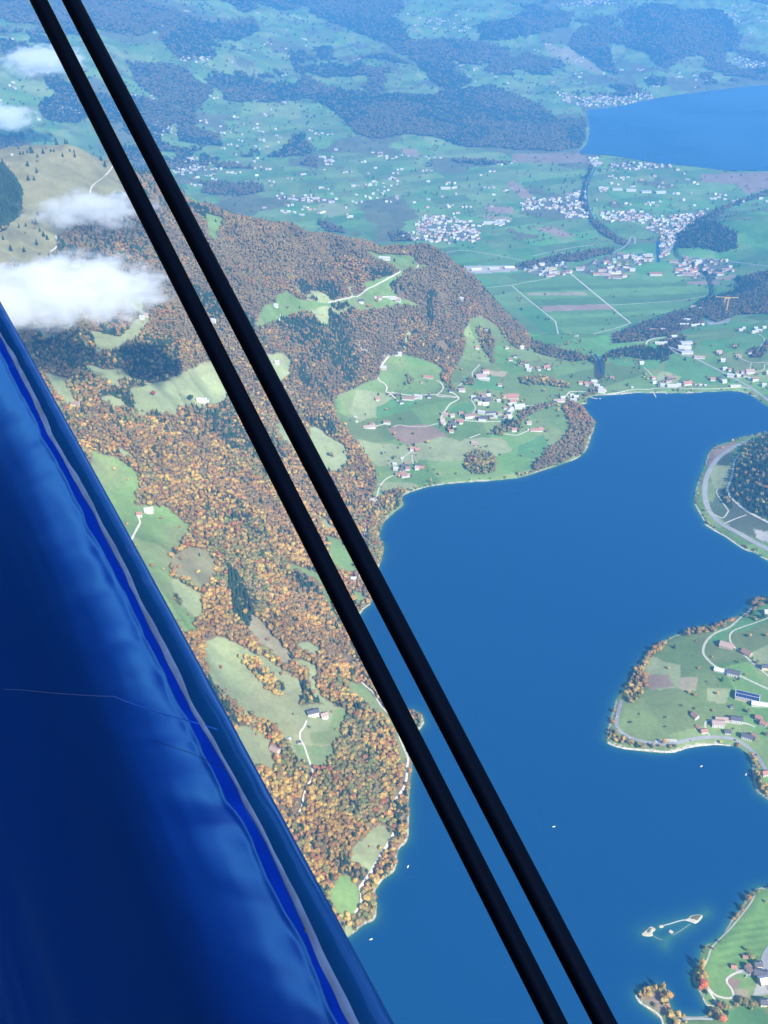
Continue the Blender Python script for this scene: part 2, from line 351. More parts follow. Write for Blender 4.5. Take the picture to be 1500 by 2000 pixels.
MEADOWS = [
 ([(-300,220),(160,220),(235,290),(240,345),(252,385),(240,420),(285,445),(180,425),(150,440),(112,470),(112,505),(60,520),(-300,540)], C_ALP),
 ([(170,640),(230,658),(290,608),(300,630),(240,680),(190,692)], C_PALE),
 ([(400,418),(442,430),(420,470),(405,462)], C_MEAD),
 ([(717,492),(755,497),(800,497),(817,513),(837,517),(834,527),(800,529),(777,541),(763,560),(777,582),(820,590),(815,598),(783,594),(733,602),(708,609),(687,602),(673,592),(640,594),(607,608),(580,614),(540,628),(520,641),(500,634),(503,620),(520,597),(540,588),(542,572),(560,566),(577,585),(617,586),(633,590),(700,578),(715,566),(708,552),(733,545),(762,538),(780,526),(760,516),(733,508)], C_MEAD),
 ([(515,688),(557,690),(572,710),(567,737),(553,747),(560,790),(545,820),(520,770),(500,715)], C_PALE),
 ([(82,728),(127,738),(147,782),(138,794),(108,770)], C_PALE),
 ([(255,758),(290,753),(320,743),(353,727),(413,707),(432,727),(449,760),(447,783),(417,795),(380,792),(345,802),(350,815),(300,805),(273,812),(260,780)], C_PALE),
 ([(225,880),(245,876),(262,892),(258,898),(235,890)], C_PALE),
 ([(180,885),(230,895),(272,925),(277,945),(265,985),(317,990),(377,1027),(367,1042),(337,1085),(333,1133),(343,1177),(377,1200),(382,1228),(363,1242),(300,1160),(150,1060)], C_MEAD),
 ([(337,1092),(370,1065),(400,1075),(418,1100),(418,1135),(395,1152),(368,1132),(345,1120)], C_ALP),
 ([(560,1097),(617,1112),(635,1133),(655,1185),(668,1225),(650,1200),(630,1155),(604,1130),(568,1114)], C_MEAD),
 ([(632,1045),(667,1053),(687,1085),(699,1117),(682,1122),(660,1112),(645,1085)], C_MEAD),
 ([(683,1150),(713,1160),(722,1175),(702,1176),(690,1165)], C_MEAD),
 ([(490,1200),(512,1217),(533,1240),(552,1262),(572,1293),(557,1302),(533,1279),(510,1262),(485,1233)], C_DRY),
 ([(428,1240),(467,1258),(510,1279),(550,1305),(593,1328),(593,1360),(586,1380),(613,1378),(653,1380),(684,1390),(668,1417),(670,1433),(653,1457),(653,1473),(640,1497),(613,1506),(600,1500),(567,1468),(560,1443),(540,1423),(510,1413),(490,1417),(455,1390),(440,1370),(415,1330),(395,1290),(400,1250)], C_PALE),
 ([(460,1418),(500,1422),(527,1442),(531,1477),(541,1500),(517,1512),(480,1480)], C_PALE),
 ([(685,1330),(713,1335),(735,1367),(759,1397),(790,1440),(800,1480),(785,1475),(768,1430),(753,1402),(733,1389),(710,1369),(684,1360)], C_MEAD),
 ([(743,1608),(763,1630),(742,1670),(723,1703),(710,1697),(700,1683),(687,1680),(693,1658),(717,1633)], C_PALE),
 ([(663,1707),(683,1710),(703,1740),(701,1773),(688,1788),(668,1792),(640,1750)], C_MEAD),
 ([(655,1385),(684,1390),(668,1417),(668,1438),(650,1452),(610,1450),(605,1432),(640,1425)], C_MEAD),
 ([(570,1455),(655,1455),(653,1473),(640,1497),(613,1506),(598,1498)], C_LUSH),
]
NEARPATCH = [ # on the terrace, the isthmus and the peninsulas
 ([(700,760),(760,775),(790,800),(740,815),(700,825),(680,800)], C_PALE), ([(735,795),(800,765),(830,775),(800,800),(740,815)], C_LUSH), ([(755,835),(850,830),(870,850),(800,870),(775,860)], C_BARE),
 ([(700,860),(800,870),(860,850),(900,860),(980,850),(1000,880),(930,900),(830,900),(740,910),(700,880)], C_PALE),
 ([(735,912),(770,920),(790,935),(815,945),(800,955),(745,955),(735,935)], C_MEAD), ([(735,945),(790,938),(818,950),(800,962),(750,968)], C_PALE),
 ([(880,792),(915,785),(925,800),(905,812),(880,810)], C_LUSH), ([(905,735),(970,735),(990,760),(930,765),(900,750)], C_LUSH), ([(950,722),(990,725),(985,735),(955,735)], C_DRY),
 ([(750,735),(800,710),(840,715),(860,745),(850,768),(760,762)], C_MEAD), ([(1010,870),(1060,850),(1075,875),(1045,900),(1010,895)], C_LUSH),
 ([(1180,690),(1260,675),(1300,695),(1280,720),(1200,715)], C_LUSH), ([(1310,695),(1350,700),(1420,735),(1440,752),(1330,745),(1290,730)], C_LUSH), ([(1290,725),(1330,735),(1320,755),(1280,750)], C_PALE),
 ([(1400,640),(1430,640),(1440,655),(1400,660)], C_MEAD), ([(1340,650),(1430,640),(1400,665),(1350,668)], C_MEAD),
 ([(1270,1280),(1330,1300),(1330,1345),(1290,1350),(1260,1320)], C_PALE), ([(1330,1323),(1362,1325),(1362,1348),(1328,1348)], C_DRY), ([(1382,1340),(1430,1343),(1420,1375),(1383,1370)], C_PALE),
 ([(1400,1225),(1447,1205),(1500,1175),(1500,1215),(1430,1240),(1415,1260),(1385,1262),(1380,1250)], C_LUSH), ([(1450,1280),(1500,1255),(1500,1295),(1480,1298)], C_PALE), ([(1270,1322),(1310,1318),(1320,1345),(1270,1345)], C_BARE),
 ([(1423,1908),(1448,1912),(1445,1930),(1428,1930)], C_BARE), ([(1435,1935),(1460,1930),(1465,1950),(1440,1952)], C_DRY), ([(1440,1893),(1475,1885),(1470,1905),(1448,1902)], C_YARD), ([(1478,1915),(1500,1912),(1500,1940),(1470,1945)], C_YARD),
 ([(1425,1975),(1450,1965),(1490,1968),(1500,1985),(1500,2040),(1420,2040),(1420,1990)], C_LUSH), ([(1245,1940),(1290,1930),(1310,1965),(1325,1990),(1300,1990),(1265,1965)], C_BARE),
 ([(1390,875),(1440,862),(1425,890),(1392,915),(1378,905)], C_BARE), ([(1400,895),(1435,880),(1430,900),(1400,912)], (0.06,0.075,0.045)), ([(1390,918),(1400,910),(1430,905),(1424,945),(1395,952)], C_PALE), ([(1395,1000),(1400,955),(1425,945),(1440,985),(1500,1020),(1500,1060),(1440,1040)], (0.085,0.10,0.06)),
 ([(1385,985),(1400,960),(1425,1000),(1415,1012),(1395,1003)], (0.08,0.11,0.06)), ([(1470,1035),(1500,1040),(1500,1058),(1475,1050)], C_YARD),
]
FIELDS = [
 ([(1000,557),(1113,533),(1233,630),(1127,673)], 'stripe'), ([(1113,533),(1400,560),(1400,595),(1233,628)], 'stripe'),
 ([(1055,597),(1190,594),(1200,604),(1065,608)], C_SOIL), ([(1028,572),(1143,570),(1148,576),(1033,577)], C_DRY), ([(1043,446),(1077,442),(1125,460),(1100,464)], C_SOIL), ([(1000,352),(1045,385),(1020,388),(990,360)], C_SOIL),
 ([(780,292),(815,292),(815,306),(790,302)], C_SOIL), ([(945,405),(1000,403),(1005,418),(950,414)], C_SOIL), ([(940,420),(1000,425),(1000,432),(955,430)], C_DRY), ([(1370,340),(1500,335),(1500,370),(1460,380),(1440,360),(1370,355)], C_BARE),
 ([(900,520),(935,518),(1010,520),(1010,530),(940,534),(912,532)], C_YARD), ([(1000,300),(1140,298),(1150,318),(1000,318)], C_BARE), ([(1420,585),(1450,575),(1460,590),(1440,612),(1425,618),(1400,615)], C_YARD), ([(1380,620),(1425,615),(1425,630),(1385,635)], C_YARD), ([(1325,670),(1348,665),(1352,695),(1335,700),(1318,685)], C_YARD),
 ([(1060,85),(1110,95),(1150,120),(1190,150),(1130,130),(1080,110)], C_DRY), ([(625,395),(660,398),(690,412),(640,425),(620,410)], C_PALE), ([(1380,545),(1410,540),(1440,535),(1430,548)], C_DRY), ([(1340,550),(1400,548),(1410,556),(1345,556)], C_SOIL), ([(1300,500),(1325,470),(1305,465),(1290,480)], C_YARD),
]
FARWOODS = [
 [(1152,325),(1143,350),(1138,380),(1141,408),(1152,432),(1157,430),(1146,405),(1143,380),(1148,350),(1158,326)], [(1152,432),(1175,458),(1222,482),(1228,476),(1185,450),(1162,428)],
 [(590,145),(640,170),(700,180),(760,185),(830,190),(900,175),(960,165),(1000,185),(1050,205),(1090,235),(1150,232),(1150,262),(1140,290),(1080,296),(1000,290),(900,285),(860,270),(790,262),(740,272),(700,262),(680,235),(650,215),(625,200),(600,165)],
 [(560,-60),(780,-60),(790,20),(760,30),(785,50),(800,80),(880,82),(905,80),(990,95),(1000,110),(940,120),(880,120),(890,140),(920,160),(880,178),(850,165),(830,140),(800,115),(770,95),(740,80),(700,65),(640,40),(610,25)],
 [(935,50),(1000,40),(1030,20),(1080,25),(1120,30),(1110,50),(1060,62),(1000,80),(940,78)],
 [(1207,30),(1260,12),(1310,12),(1330,25),(1400,22),(1430,45),(1450,75),(1440,90),(1500,112),(1600,125),(1500,124),(1440,105),(1420,100),(1420,130),(1400,132),(1370,110),(1330,115),(1300,135),(1280,122),(1260,105),(1220,90),(1190,85),(1200,130),(1205,145),(1180,140),(1150,115),(1110,90),(1130,60),(1180,55),(1225,60),(1215,45)],
 [(1000,120),(1030,105),(1065,120),(1080,145),(1040,145),(1005,130)], [(622,95),(650,93),(655,110),(640,120),(622,112)], [(570,105),(600,100),(598,125),(575,128)], [(620,130),(660,128),(675,148),(640,155),(615,145)],
 [(60,-60),(240,-60),(300,20),(330,40),(310,60),(270,70),(200,60),(150,40),(100,30),(60,20)], [(400,50),(500,40),(510,60),(460,80),(400,75)], [(250,120),(350,130),(420,180),(380,220),(300,190),(260,160)], [(350,240),(430,265),(435,285),(400,285),(350,275)],
 [(400,160),(560,170),(600,150),(620,190),(520,200),(450,185)], [(395,358),(500,362),(520,375),(460,384),(395,379)], [(0,270),(40,262),(60,285),(20,298),(0,297)], [(0,80),(50,85),(60,105),(10,105)],
 [(1325,470),(1350,440),(1390,432),(1440,455),(1440,485),(1410,495),(1370,485),(1330,485)], [(1355,432),(1400,412),(1450,395),(1500,372),(1500,380),(1420,410),(1385,425),(1360,437)],
 [(1440,545),(1500,530),(1600,530),(1600,625),(1500,612),(1440,614),(1420,622),(1400,628),(1365,615),(1370,590),(1410,580),(1445,570)],
 [(1195,652),(1260,632),(1320,612),(1370,600),(1372,628),(1320,652),(1262,664),(1200,668)], [(1000,520),(1080,502),(1200,485),(1200,495),(1130,512),(1010,528)], [(880,312),(960,315),(1000,322),(950,323),(890,318)],
 [(760,240),(800,262),(760,268)], [(1260,155),(1300,152),(1305,168),(1262,170)], [(760,455),(800,460),(810,470),(770,472)], [(620,430),(660,440),(680,455),(640,452)],
 [(1000,634),(1040,662),(1100,682),(1150,694),(1175,700),(1200,684),(1260,672),(1295,690),(1312,702),(1290,712),(1240,696),(1190,696),(1182,712),(1180,735),(1172,742),(1160,735),(1163,712),(1150,700),(1120,706),(1060,692),(1010,668)],
 [(1310,655),(1335,655),(1350,670),(1335,690),(1320,690),(1300,700),(1290,680)], [(1340,700),(1350,720),(1345,725),(1335,712)], [(1460,690),(1500,670),(1500,685),(1485,700),(1465,700)],
]
NEARWOODS = [
 ([(1095,785),(1118,783),(1140,800),(1160,830),(1158,868),(1140,888),(1100,905),(1040,925),(1045,905),(1070,880),(1090,865),(1115,840),(1110,820),(1100,800)], 'rust'),
 ([(908,888),(930,880),(960,885),(970,905),(965,925),(930,930),(908,915)], 'olive'),
 ([(930,640),(950,645),(968,665),(962,695),(957,700),(948,690),(935,670)], 'brown'), ([(952,690),(958,688),(968,712),(962,712)], 'brown'), ([(862,715),(885,722),(880,745),(890,760),(880,765),(862,735)], 'brown'),
 ([(793,735),(805,738),(812,748),(800,750)], 'brown'), ([(870,835),(885,830),(890,845),(872,845)], 'brown'), ([(960,845),(975,832),(1000,822),(1005,840),(985,852),(955,850)], 'olive'), ([(985,826),(1003,820),(1006,835),(990,842)], 'conifer'), ([(1008,830),(1015,805),(1040,795),(1090,785),(1095,790),(1045,806),(1022,820),(1018,842),(1008,845)], 'brown'),
 ([(1015,740),(1060,735),(1110,752),(1115,762),(1080,755),(1020,752)], 'olive'), ([(712,985),(730,975),(760,962),(805,958),(795,975),(780,990),(750,1015),(738,1050),(752,1080),(735,1105),(712,1090),(708,1040)], 'olive'), ([(1045,908),(1100,890),(1080,910),(1040,925)], 'brown'),
 ([(1445,880),(1470,862),(1500,850),(1600,850),(1600,1040),(1500,1020),(1470,1005),(1444,985),(1430,962),(1432,925)], 'knoll'), ([(1410,955),(1427,965),(1432,1000),(1418,985)], 'knoll'),
 ([(1235,1320),(1250,1297),(1272,1272),(1298,1255),(1302,1262),(1275,1285),(1262,1310),(1262,1345),(1248,1365),(1228,1380),(1222,1355)], 'gold'),
 ([(1330,1240),(1362,1230),(1400,1224),(1440,1208),(1462,1196),(1475,1175),(1520,1168),(1520,1178),(1482,1186),(1462,1205),(1430,1218),(1395,1234),(1340,1245)], 'brown'),
 ([(1187,1430),(1200,1450),(1250,1463),(1330,1462),(1370,1452),(1340,1460),(1290,1458),(1240,1452),(1212,1440),(1200,1425)], 'olive'), ([(1188,1415),(1197,1395),(1204,1372),(1211,1362),(1207,1390),(1198,1420)], 'orange'),
 ([(1432,1455),(1455,1462),(1475,1485),(1485,1520),(1500,1545),(1500,1556),(1482,1542),(1472,1520),(1468,1485),(1448,1464)], 'gold'),
 ([(1485,1540),(1500,1548),(1500,1562),(1482,1545)], 'gold'),
 ([(1395,1840),(1415,1818),(1440,1785),(1452,1768),(1468,1745),(1476,1748),(1458,1770),(1440,1795),(1420,1824),(1396,1850),(1380,1862),(1372,1870),(1374,1850)], 'brown'),
 ([(1356,1905),(1366,1880),(1378,1880),(1378,1900),(1380,1930),(1378,1945),(1366,1935)], 'gold'),
 ([(1243,1943),(1252,1934),(1290,1928),(1306,1940),(1312,1965),(1335,1983),(1345,2010),(1310,2010),(1300,1975),(1280,1940),(1255,1942)], 'gold'), ([(1330,1978),(1395,1978),(1395,1984),(1335,1984)], 'gold'),
 ([(1400,1960),(1420,1965),(1440,1950),(1470,1950),(1500,1945),(1500,1965),(1430,1970),(1420,1990),(1400,1995),(1392,1975)], 'olive'),
 ([(740,1650),(775,1645),(798,1600),(792,1640),(775,1700),(748,1722),(735,1750),(738,1790),(700,1815),(680,1815),(665,1790),(700,1780),(712,1760),(705,1735),(722,1715)], 'gold'),
 ([(800,1390),(822,1395),(828,1412),(815,1422),(800,1410)], 'olive'),
 ([(465,1283),(500,1288),(530,1313),(554,1343),(550,1364),(520,1347),(480,1302)], 'gold'), ([(425,1345),(460,1373),(490,1398),(540,1418),(562,1463),(548,1477),(520,1444),(470,1408),(430,1372)], 'gold'),
 ([(908,740),(925,742),(925,755),(905,752)], 'brown'), ([(1140,775),(1160,762),(1180,765),(1160,773)], 'brown'),
]
CONIFERZ = [([(-200,310),(0,318),(22,342),(47,378),(47,412),(20,440),(0,452),(-200,460)], 0.97), ([(370,770),(450,760),(540,860),(560,900),(480,900),(400,840)], 0.45), ([(440,1100),(470,1130),(500,1200),(490,1235),(455,1200)], 0.9), ([(555,1115),(600,1130),(630,1170),(600,1160),(560,1135)], 0.7), ([(580,550),(640,555),(640,585),(590,583)], 0.6), ([(830,570),(850,570),(850,640),(835,640)],0.7), ([(640,900),(700,1000),(640,1010),(600,900)], 0.25), ([(690,1230),(720,1290),(700,1300),(680,1260)], 0.5), ([(60,640),(350,660),(360,745),(200,740),(60,700)], 0.5), ([(420,1000),(470,1060),(500,1000),(440,960)],0.2)]
PXg, PYg, _d = project(GX, GY, GZ)
LAND = np.zeros(GZ.shape + (3,)); LAND[:] = C_MEAD
def paint(m, c, var=0.10, seed=1):
    f = 1 + var * fbm(GX[m], GY[m], 70, 3, seed)
    LAND[m] = np.asarray(c)[None] * f[:, None]
FAR = ~MTN & (GY > 3300)
# patchwork of fields beyond the ridge and on the terrace
ca, sa = math.cos(0.35), math.sin(0.35)
rx = GX * ca + GY * sa; ry = -GX * sa + GY * ca
wob = fbm(GX, GY, 500, 2, 77) * 120
cell = _hash(np.floor((rx + wob) / 210), np.floor((ry + wob * 0.6) / 120), 5)
cell2 = _hash(np.floor((rx + wob) / 95), np.floor((ry + wob) / 190), 8)
LAND *= (0.72 + 0.5 * cell)[..., None]
LAND[..., 0] *= np.where(FAR, 0.55 + 0.45 * cell2 + 0.25 * np.clip((GY - 4800) / 2500, 0, 1), 0.8 + 0.4 * cell2); LAND[..., 2] *= 0.85 + 0.3 * cell2  # far meadows' red rises with distance, standing in for thicker haze
fd = fbm(GX, GY, 420, 4, 21)
paint(FAR & (fd > 0.22) & (GY > 5200), (0.12, 0.125, 0.06), 0.25)
for poly, c in FIELDS:
    m = FAR & inpoly(PXg, PYg, poly)
    if c == 'stripe':
        s = ry[m] * 0.96 + rx[m] * 0.25
        k = _hash(np.floor(s / 46), np.zeros(s.shape), 3)
        LAND[m] = np.array(C_MEAD)[None] * (0.6 + 0.55 * k)[:, None] * np.array([0.8, 1, 0.9])[None]
    else: paint(m, c, 0.12)
VILL = [
 ('in the town nearest the striped fields', [(1020,530),(1060,515),(1100,515),(1120,535),(1080,541),(1040,536)], 26, True),
 ('in the village between fields and river', [(1130,520),(1200,495),(1270,500),(1280,510),(1240,520),(1232,540),(1190,546),(1130,532)], 48, True),
 ('in the quarter right of the canal', [(1310,510),(1420,508),(1436,530),(1400,548),(1350,545),(1320,535)], 40, True),
 ('', [(825,425),(860,420),(905,430),(935,445),(940,470),(900,476),(850,472),(780,470),(785,457),(815,455),(810,440)], 135, False),
 ('', [(1015,402),(1030,388),(1080,388),(1130,375),(1145,370),(1140,400),(1150,425),(1110,430),(1090,412),(1020,410)], 120, False),
 ('', [(1170,415),(1230,410),(1290,425),(1340,420),(1390,412),(1375,430),(1345,445),(1330,470),(1310,480),(1300,505),(1290,508),(1290,460),(1260,450),(1270,435),(1180,432)], 190, False),
 ('', [(1085,182),(1110,182),(1140,192),(1200,180),(1270,178),(1275,195),(1200,207),(1140,210),(1100,200)], 130, False),
 ('', [(1190,318),(1310,320),(1308,328),(1240,333),(1190,326)], 36, False), ('', [(1150,306),(1175,308),(1172,326),(1152,326)], 16, False),
 ('', [(1080,8),(1120,14),(1220,6),(1200,-4),(1120,4)], 60, False), ('', [(1430,110),(1500,122),(1500,142),(1465,135),(1440,125)], 40, False),
 ('', [(295,235),(315,240),(340,258),(330,262),(300,250)], 26, False), ('', [(330,310),(370,306),(410,320),(400,335),(350,345),(335,330)], 60, False),
 ('', [(535,378),(600,385),(660,388),(655,396),(600,396),(540,388)], 30, False), ('', [(630,305),(655,308),(650,325),(635,322)], 12, False), ('', [(345,90),(410,110),(405,125),(350,120)], 26, False),
 ('', [(1300,318),(1440,390),(1500,385),(1500,400),(1400,400)], 14, False), ('', [(690,360),(780,345),(780,400),(700,400)], 22, False), ('', [(545,400),(640,405),(640,425),(545,420)], 16, False),
 ('', [(935,432),(1000,432),(1000,442),(935,444)], 10, False), ('', [(1180,345),(1290,345),(1290,355),(1180,350)], 10, False), ('', [(1430,640),(1500,640),(1500,660),(1440,655)], 0, False)]
for w_, poly, n_h, sg in VILL:
    if n_h >= 26: paint(FAR & inpoly(PXg, PYg, poly) & (fbm(GX, GY, 60, 3, 501) > -0.25), (0.13, 0.14, 0.105), 0.3)
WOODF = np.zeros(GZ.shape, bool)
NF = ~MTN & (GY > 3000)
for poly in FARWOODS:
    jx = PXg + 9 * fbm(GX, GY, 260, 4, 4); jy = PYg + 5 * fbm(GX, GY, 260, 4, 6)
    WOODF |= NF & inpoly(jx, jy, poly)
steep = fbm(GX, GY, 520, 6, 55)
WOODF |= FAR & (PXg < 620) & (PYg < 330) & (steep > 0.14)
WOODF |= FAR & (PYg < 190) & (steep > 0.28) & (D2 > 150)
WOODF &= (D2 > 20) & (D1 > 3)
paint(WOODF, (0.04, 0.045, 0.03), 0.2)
jx = PXg + 7 * fbm(GX, GY, 55, 4, 14); jy = PYg + 7 * fbm(GX, GY, 55, 4, 16)
for poly, c in NEARPATCH:
    paint((GY < 3800) & inpoly(jx, jy, poly), c, 0.08)
m = (GY < 1500) & inpoly(PXg, PYg, [(1405,1848),(1440,1800),(1475,1790),(1500,1800),(1500,1880),(1450,1890),(1400,1900)])
LAND[m] *= (0.93 + 0.13 * np.sin(6.283 * (GY[m] - 0.25 * GX[m] + 0.0008 * (GX[m] - 520) ** 2) / 13.0))[:, None]
m = (GY < 1700) & inpoly(PXg, PYg, [(693,1655),(745,1610),(765,1630),(722,1705),(688,1682)])
WOODM = MTN & inpoly(PXg, PYg, FOREST_M)
for poly, c in MEADOWS:
    m = MTN & inpoly(jx, jy, poly); WOODM &= ~m
    paint(m, c, 0.16)
    k_ = 1 + 0.10 * np.clip(fbm(GX[m] * 0.4 + GY[m], GY[m] * 0.2, 30, 2, 88) * 2, -1, 1); LAND[m] *= k_[:, None]; wr_ = np.clip(fbm(GX[m], GY[m], 110, 3, 89) * 1.6, 0, 1)[:, None]; LAND[m] = LAND[m] * (1 - 0.45 * wr_) + np.array([0.22, 0.19, 0.10]) * 0.45 * wr_
CLOUD_GAP = None
gap = WOODM & (np.abs(fbm(GX, GY, 230, 3, 701)) < 0.030) & (fbm(GX, GY, 260, 2, 703) > -0.02) & (PYg > 560)
gap |= WOODM & (fbm(GX, GY, 170, 3, 705) > 0.50) & (PYg > 560)
WOODM &= ~gap; paint(gap, C_PALE, 0.3, 5)
paint(WOODM, C_FOR, 0.3)
m = inpoly(PXg + 9 * fbm(GX, GY, 70, 3, 601), PYg + 9 * fbm(GX, GY, 70, 3, 602), CONIFERZ[0][0]) & MTN; WOODM |= m; paint(m, C_DARKF)
m = (D1 > 0) & (D1 < 3.0) & (fbm(GX, GY, 60, 2, 44) > -0.15); paint(m, (0.40, 0.36, 0.28), 0.2)
m = (D1 <= 0); paint(m, (0.16, 0.17, 0.12)); m = (D2 <= 0); paint(m, (0.15, 0.16, 0.12))
m = MTN & WOODM & (fbm(GX, GY, 90, 3, 62) > 0.62); paint(m, (0.26, 0.23, 0.18), 0.2)

ni = len(YR); idx = np.arange(ni * NU).reshape(ni, NU)
F = np.stack([idx[:-1, :-1], idx[:-1, 1:], idx[1:, 1:], idx[1:, :-1]], -1).reshape(-1, 4)
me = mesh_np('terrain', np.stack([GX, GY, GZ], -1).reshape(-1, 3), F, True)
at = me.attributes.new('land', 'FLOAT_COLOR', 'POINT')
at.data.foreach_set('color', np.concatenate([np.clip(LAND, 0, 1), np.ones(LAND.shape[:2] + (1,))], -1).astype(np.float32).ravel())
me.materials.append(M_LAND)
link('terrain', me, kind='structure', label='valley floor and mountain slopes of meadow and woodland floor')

# ------------------------------------------------------------------ water
SHOALS = [[(250,560),(420,500),(560,440),(940,325),(1060,300),(1180,290),(1330,200)], [(1040,400),(740,580),(640,660),(560,670),(400,600)], [(640,660),(600,760)]]
def water(name, D, zl, label, margin, seed):
    m = D < margin
    q = m[:-1, :-1] & m[:-1, 1:] & m[1:, 1:] & m[1:, :-1]
    f = F[q.ravel()]; used, inv = np.unique(f.ravel(), return_inverse=True)
    X = GX.ravel()[used]; Y = GY.ravel()[used]
    me = mesh_np(name, np.stack([X, Y, np.full(X.shape, zl)], -1), inv.reshape(-1, 4), True)
    sh = np.exp(np.minimum(D.ravel()[used], 0) / 7.0)
    if zl == 0.0:
        for pl in SHOALS: sh = np.maximum(sh, 0.9 * np.exp(-polydist(X, Y, [at_z(1230 + a / 8.824, 1760 + b / 8.824, 0)[:2] for a, b in pl], False) / 10.0))
    a = me.attributes.new('shallow', 'FLOAT', 'POINT'); a.data.foreach_set('value', sh.astype(np.float32))
    me.materials.append(M_WATER)
    return link(name, me, kind='structure', label=label)
M_WATER = bpy.data.materials.new('lake_water'); M_WATER.use_nodes = True
n_ = M_WATER.node_tree.nodes; l_ = M_WATER.node_tree.links; b_ = n_['Principled BSDF']
b_.inputs['Roughness'].default_value = 0.2; b_.inputs['IOR'].default_value = 1.33; b_.inputs['Specular IOR Level'].default_value = 0.22
at_ = n_.new('ShaderNodeAttribute'); at_.attribute_name = 'shallow'
mx_ = n_.new('ShaderNodeMix'); mx_.data_type = 'RGBA'
mx_.inputs['A'].default_value = (0.0, 0.038, 0.128, 1); mx_.inputs['B'].default_value = (0.03, 0.125, 0.10, 1)
l_.new(at_.outputs['Fac'], mx_.inputs['Factor']); l_.new(mx_.outputs['Result'], b_.inputs['Base Color'])
tx_ = n_.new('ShaderNodeTexNoise'); tx_.inputs['Scale'].default_value = 0.05; tx_.inputs['Detail'].default_value = 3
ge_ = n_.new('ShaderNodeNewGeometry'); l_.new(ge_.outputs['Position'], tx_.inputs['Vector'])
bp_ = n_.new('ShaderNodeBump'); bp_.inputs['Strength'].default_value = 0.12; bp_.inputs['Distance'].default_value = 0.6
l_.new(tx_.outputs['Fac'], bp_.inputs['Height']); l_.new(bp_.outputs[0], b_.inputs['Normal'])
w3_ = n_.new('ShaderNodeTexNoise'); w3_.inputs['Scale'].default_value = 0.0011; w3_.inputs['Detail'].default_value = 4; l_.new(ge_.outputs['Position'], w3_.inputs['Vector'])
w4_ = n_.new('ShaderNodeMapRange'); w4_.inputs['From Min'].default_value = 0.38; w4_.inputs['From Max'].default_value = 0.62; w4_.inputs['To Min'].default_value = 0.14; w4_.inputs['To Max'].default_value = 0.34
l_.new(w3_.outputs['Fac'], w4_.inputs['Value']); l_.new(w4_.outputs[0], b_.inputs['Roughness'])
water('lake_water', D1, 0.0, 'deep blue mountain lake below the aircraft', 2.0, 1)
water('lake_water', D2, Z2, 'second blue lake beyond the plain', 6.0, 2)
# ------------------------------------------------------------------ roads, tracks, shore walls, rivers
ROADPTS = []     # (x, y, half width) samples, kept clear of trees
def strip(name, pxs, width, material, label, smooth=True, lift=0.35, kind='structure', cat=None, clear=True, step=5.0, zfix=None):
    if smooth: pxs = smooth_poly(pxs, 4, False)
    if zfix is None: xs, ys, zs = hit([p[0] for p in pxs], [p[1] for p in pxs])
    else: xs, ys, zs = [np.array(q) for q in zip(*[at_z(p[0], p[1], 0.0) for p in pxs])]
    seg = np.hypot(np.diff(xs), np.diff(ys)); L = np.concatenate([[0], np.cumsum(seg)])
    st = max(step, 0.0025 * float(ys.mean()))
    k = max(2, int(L[-1] / st)); t = np.linspace(0, L[-1], k + 1)
    X = np.interp(t, L, xs); Y = np.interp(t, L, ys)
    tx = np.gradient(X); ty = np.gradient(Y); q = np.hypot(tx, ty) + 1e-9; nx, ny = -ty / q, tx / q
    V = []
    for f in (-0.5, -0.17, 0.17, 0.5):
        x = X + nx * width * f; y = Y + ny * width * f
        z = np.maximum.reduce([ground(x + dx, y + dy) for dx, dy in ((0, 0), (1.2, 0), (-1.2, 0), (0, 1.2), (0, -1.2))]) + lift
        if zfix is not None: z = np.full(x.shape, zfix)
        V.append(np.stack([x, y, z], -1))
    V = np.stack(V, 1); m = len(X); Fx = []
    for i in range(m - 1):
        for j in range(3): Fx.append((i * 4 + j, i * 4 + j + 1, (i + 1) * 4 + j + 1, (i + 1) * 4 + j))
    me = mesh_np(name, V.reshape(-1, 3), Fx, True); me.materials.append(material)
    o = link(name, me, label=label)
    if kind: o['kind'] = kind
    if cat: o['category'] = cat
    if clear: ROADPTS.extend(zip(X, Y, [width / 2] * m))
    return o
def zc(pts, ox, oy, s): return [(ox + a / s, oy + b / s) for a, b in pts]
R = lambda *a, **k: strip(*a, **k)
R('road', [(1560,1105),(1500,1073),(1470,1057),(1440,1040),(1412,1025),(1395,1010),(1383,993),(1377,970),(1378,940),(1388,914),(1405,893),(1430,875),(1455,864),(1468,859)], 14, M_ASPHALT, 'two-lane lakeside road curving round the wooded knoll')
R('track', [(1447,885),(1435,900),(1432,915),(1428,935),(1421,955),(1424,967),(1436,980),(1455,996),(1480,1010),(1530,1035)], 6, M_GRAVEL, 'pale forest track along the foot of the knoll')
R('track', [(1383,998),(1395,1005),(1412,1012),(1423,998)], 4, M_GRAVEL, 'short loop track beside the lakeside road')
R('track', [(1414,1023),(1435,1014),(1458,1006)], 4, M_GRAVEL, 'short spur track up to the knoll')
R('track', [(1403,955),(1399,962),(1410,980),(1423,998)], 3, M_GRAVEL, 'footpath across the small clearing by the knoll')
R('shore_wall', [(1358,985),(1366,1000),(1376,1018)], 3.0, M_STONE, 'pale stone bank at the tip of the knoll peninsula')
R('shore_wall', [(1376,1023),(1395,1036),(1420,1050),(1452,1072),(1500,1094)], 3.0, M_STONE, 'pale stone bank below the lakeside road')
R('road', [(1213,1368),(1209,1385),(1204,1405),(1205,1420),(1216,1432),(1240,1444),(1285,1453),(1320,1451),(1370,1441),(1420,1441),(1452,1453),(1480,1480),(1500,1510),(1550,1570)], 8, M_ASPHALT, 'grey shore road bending round the meadow headland')
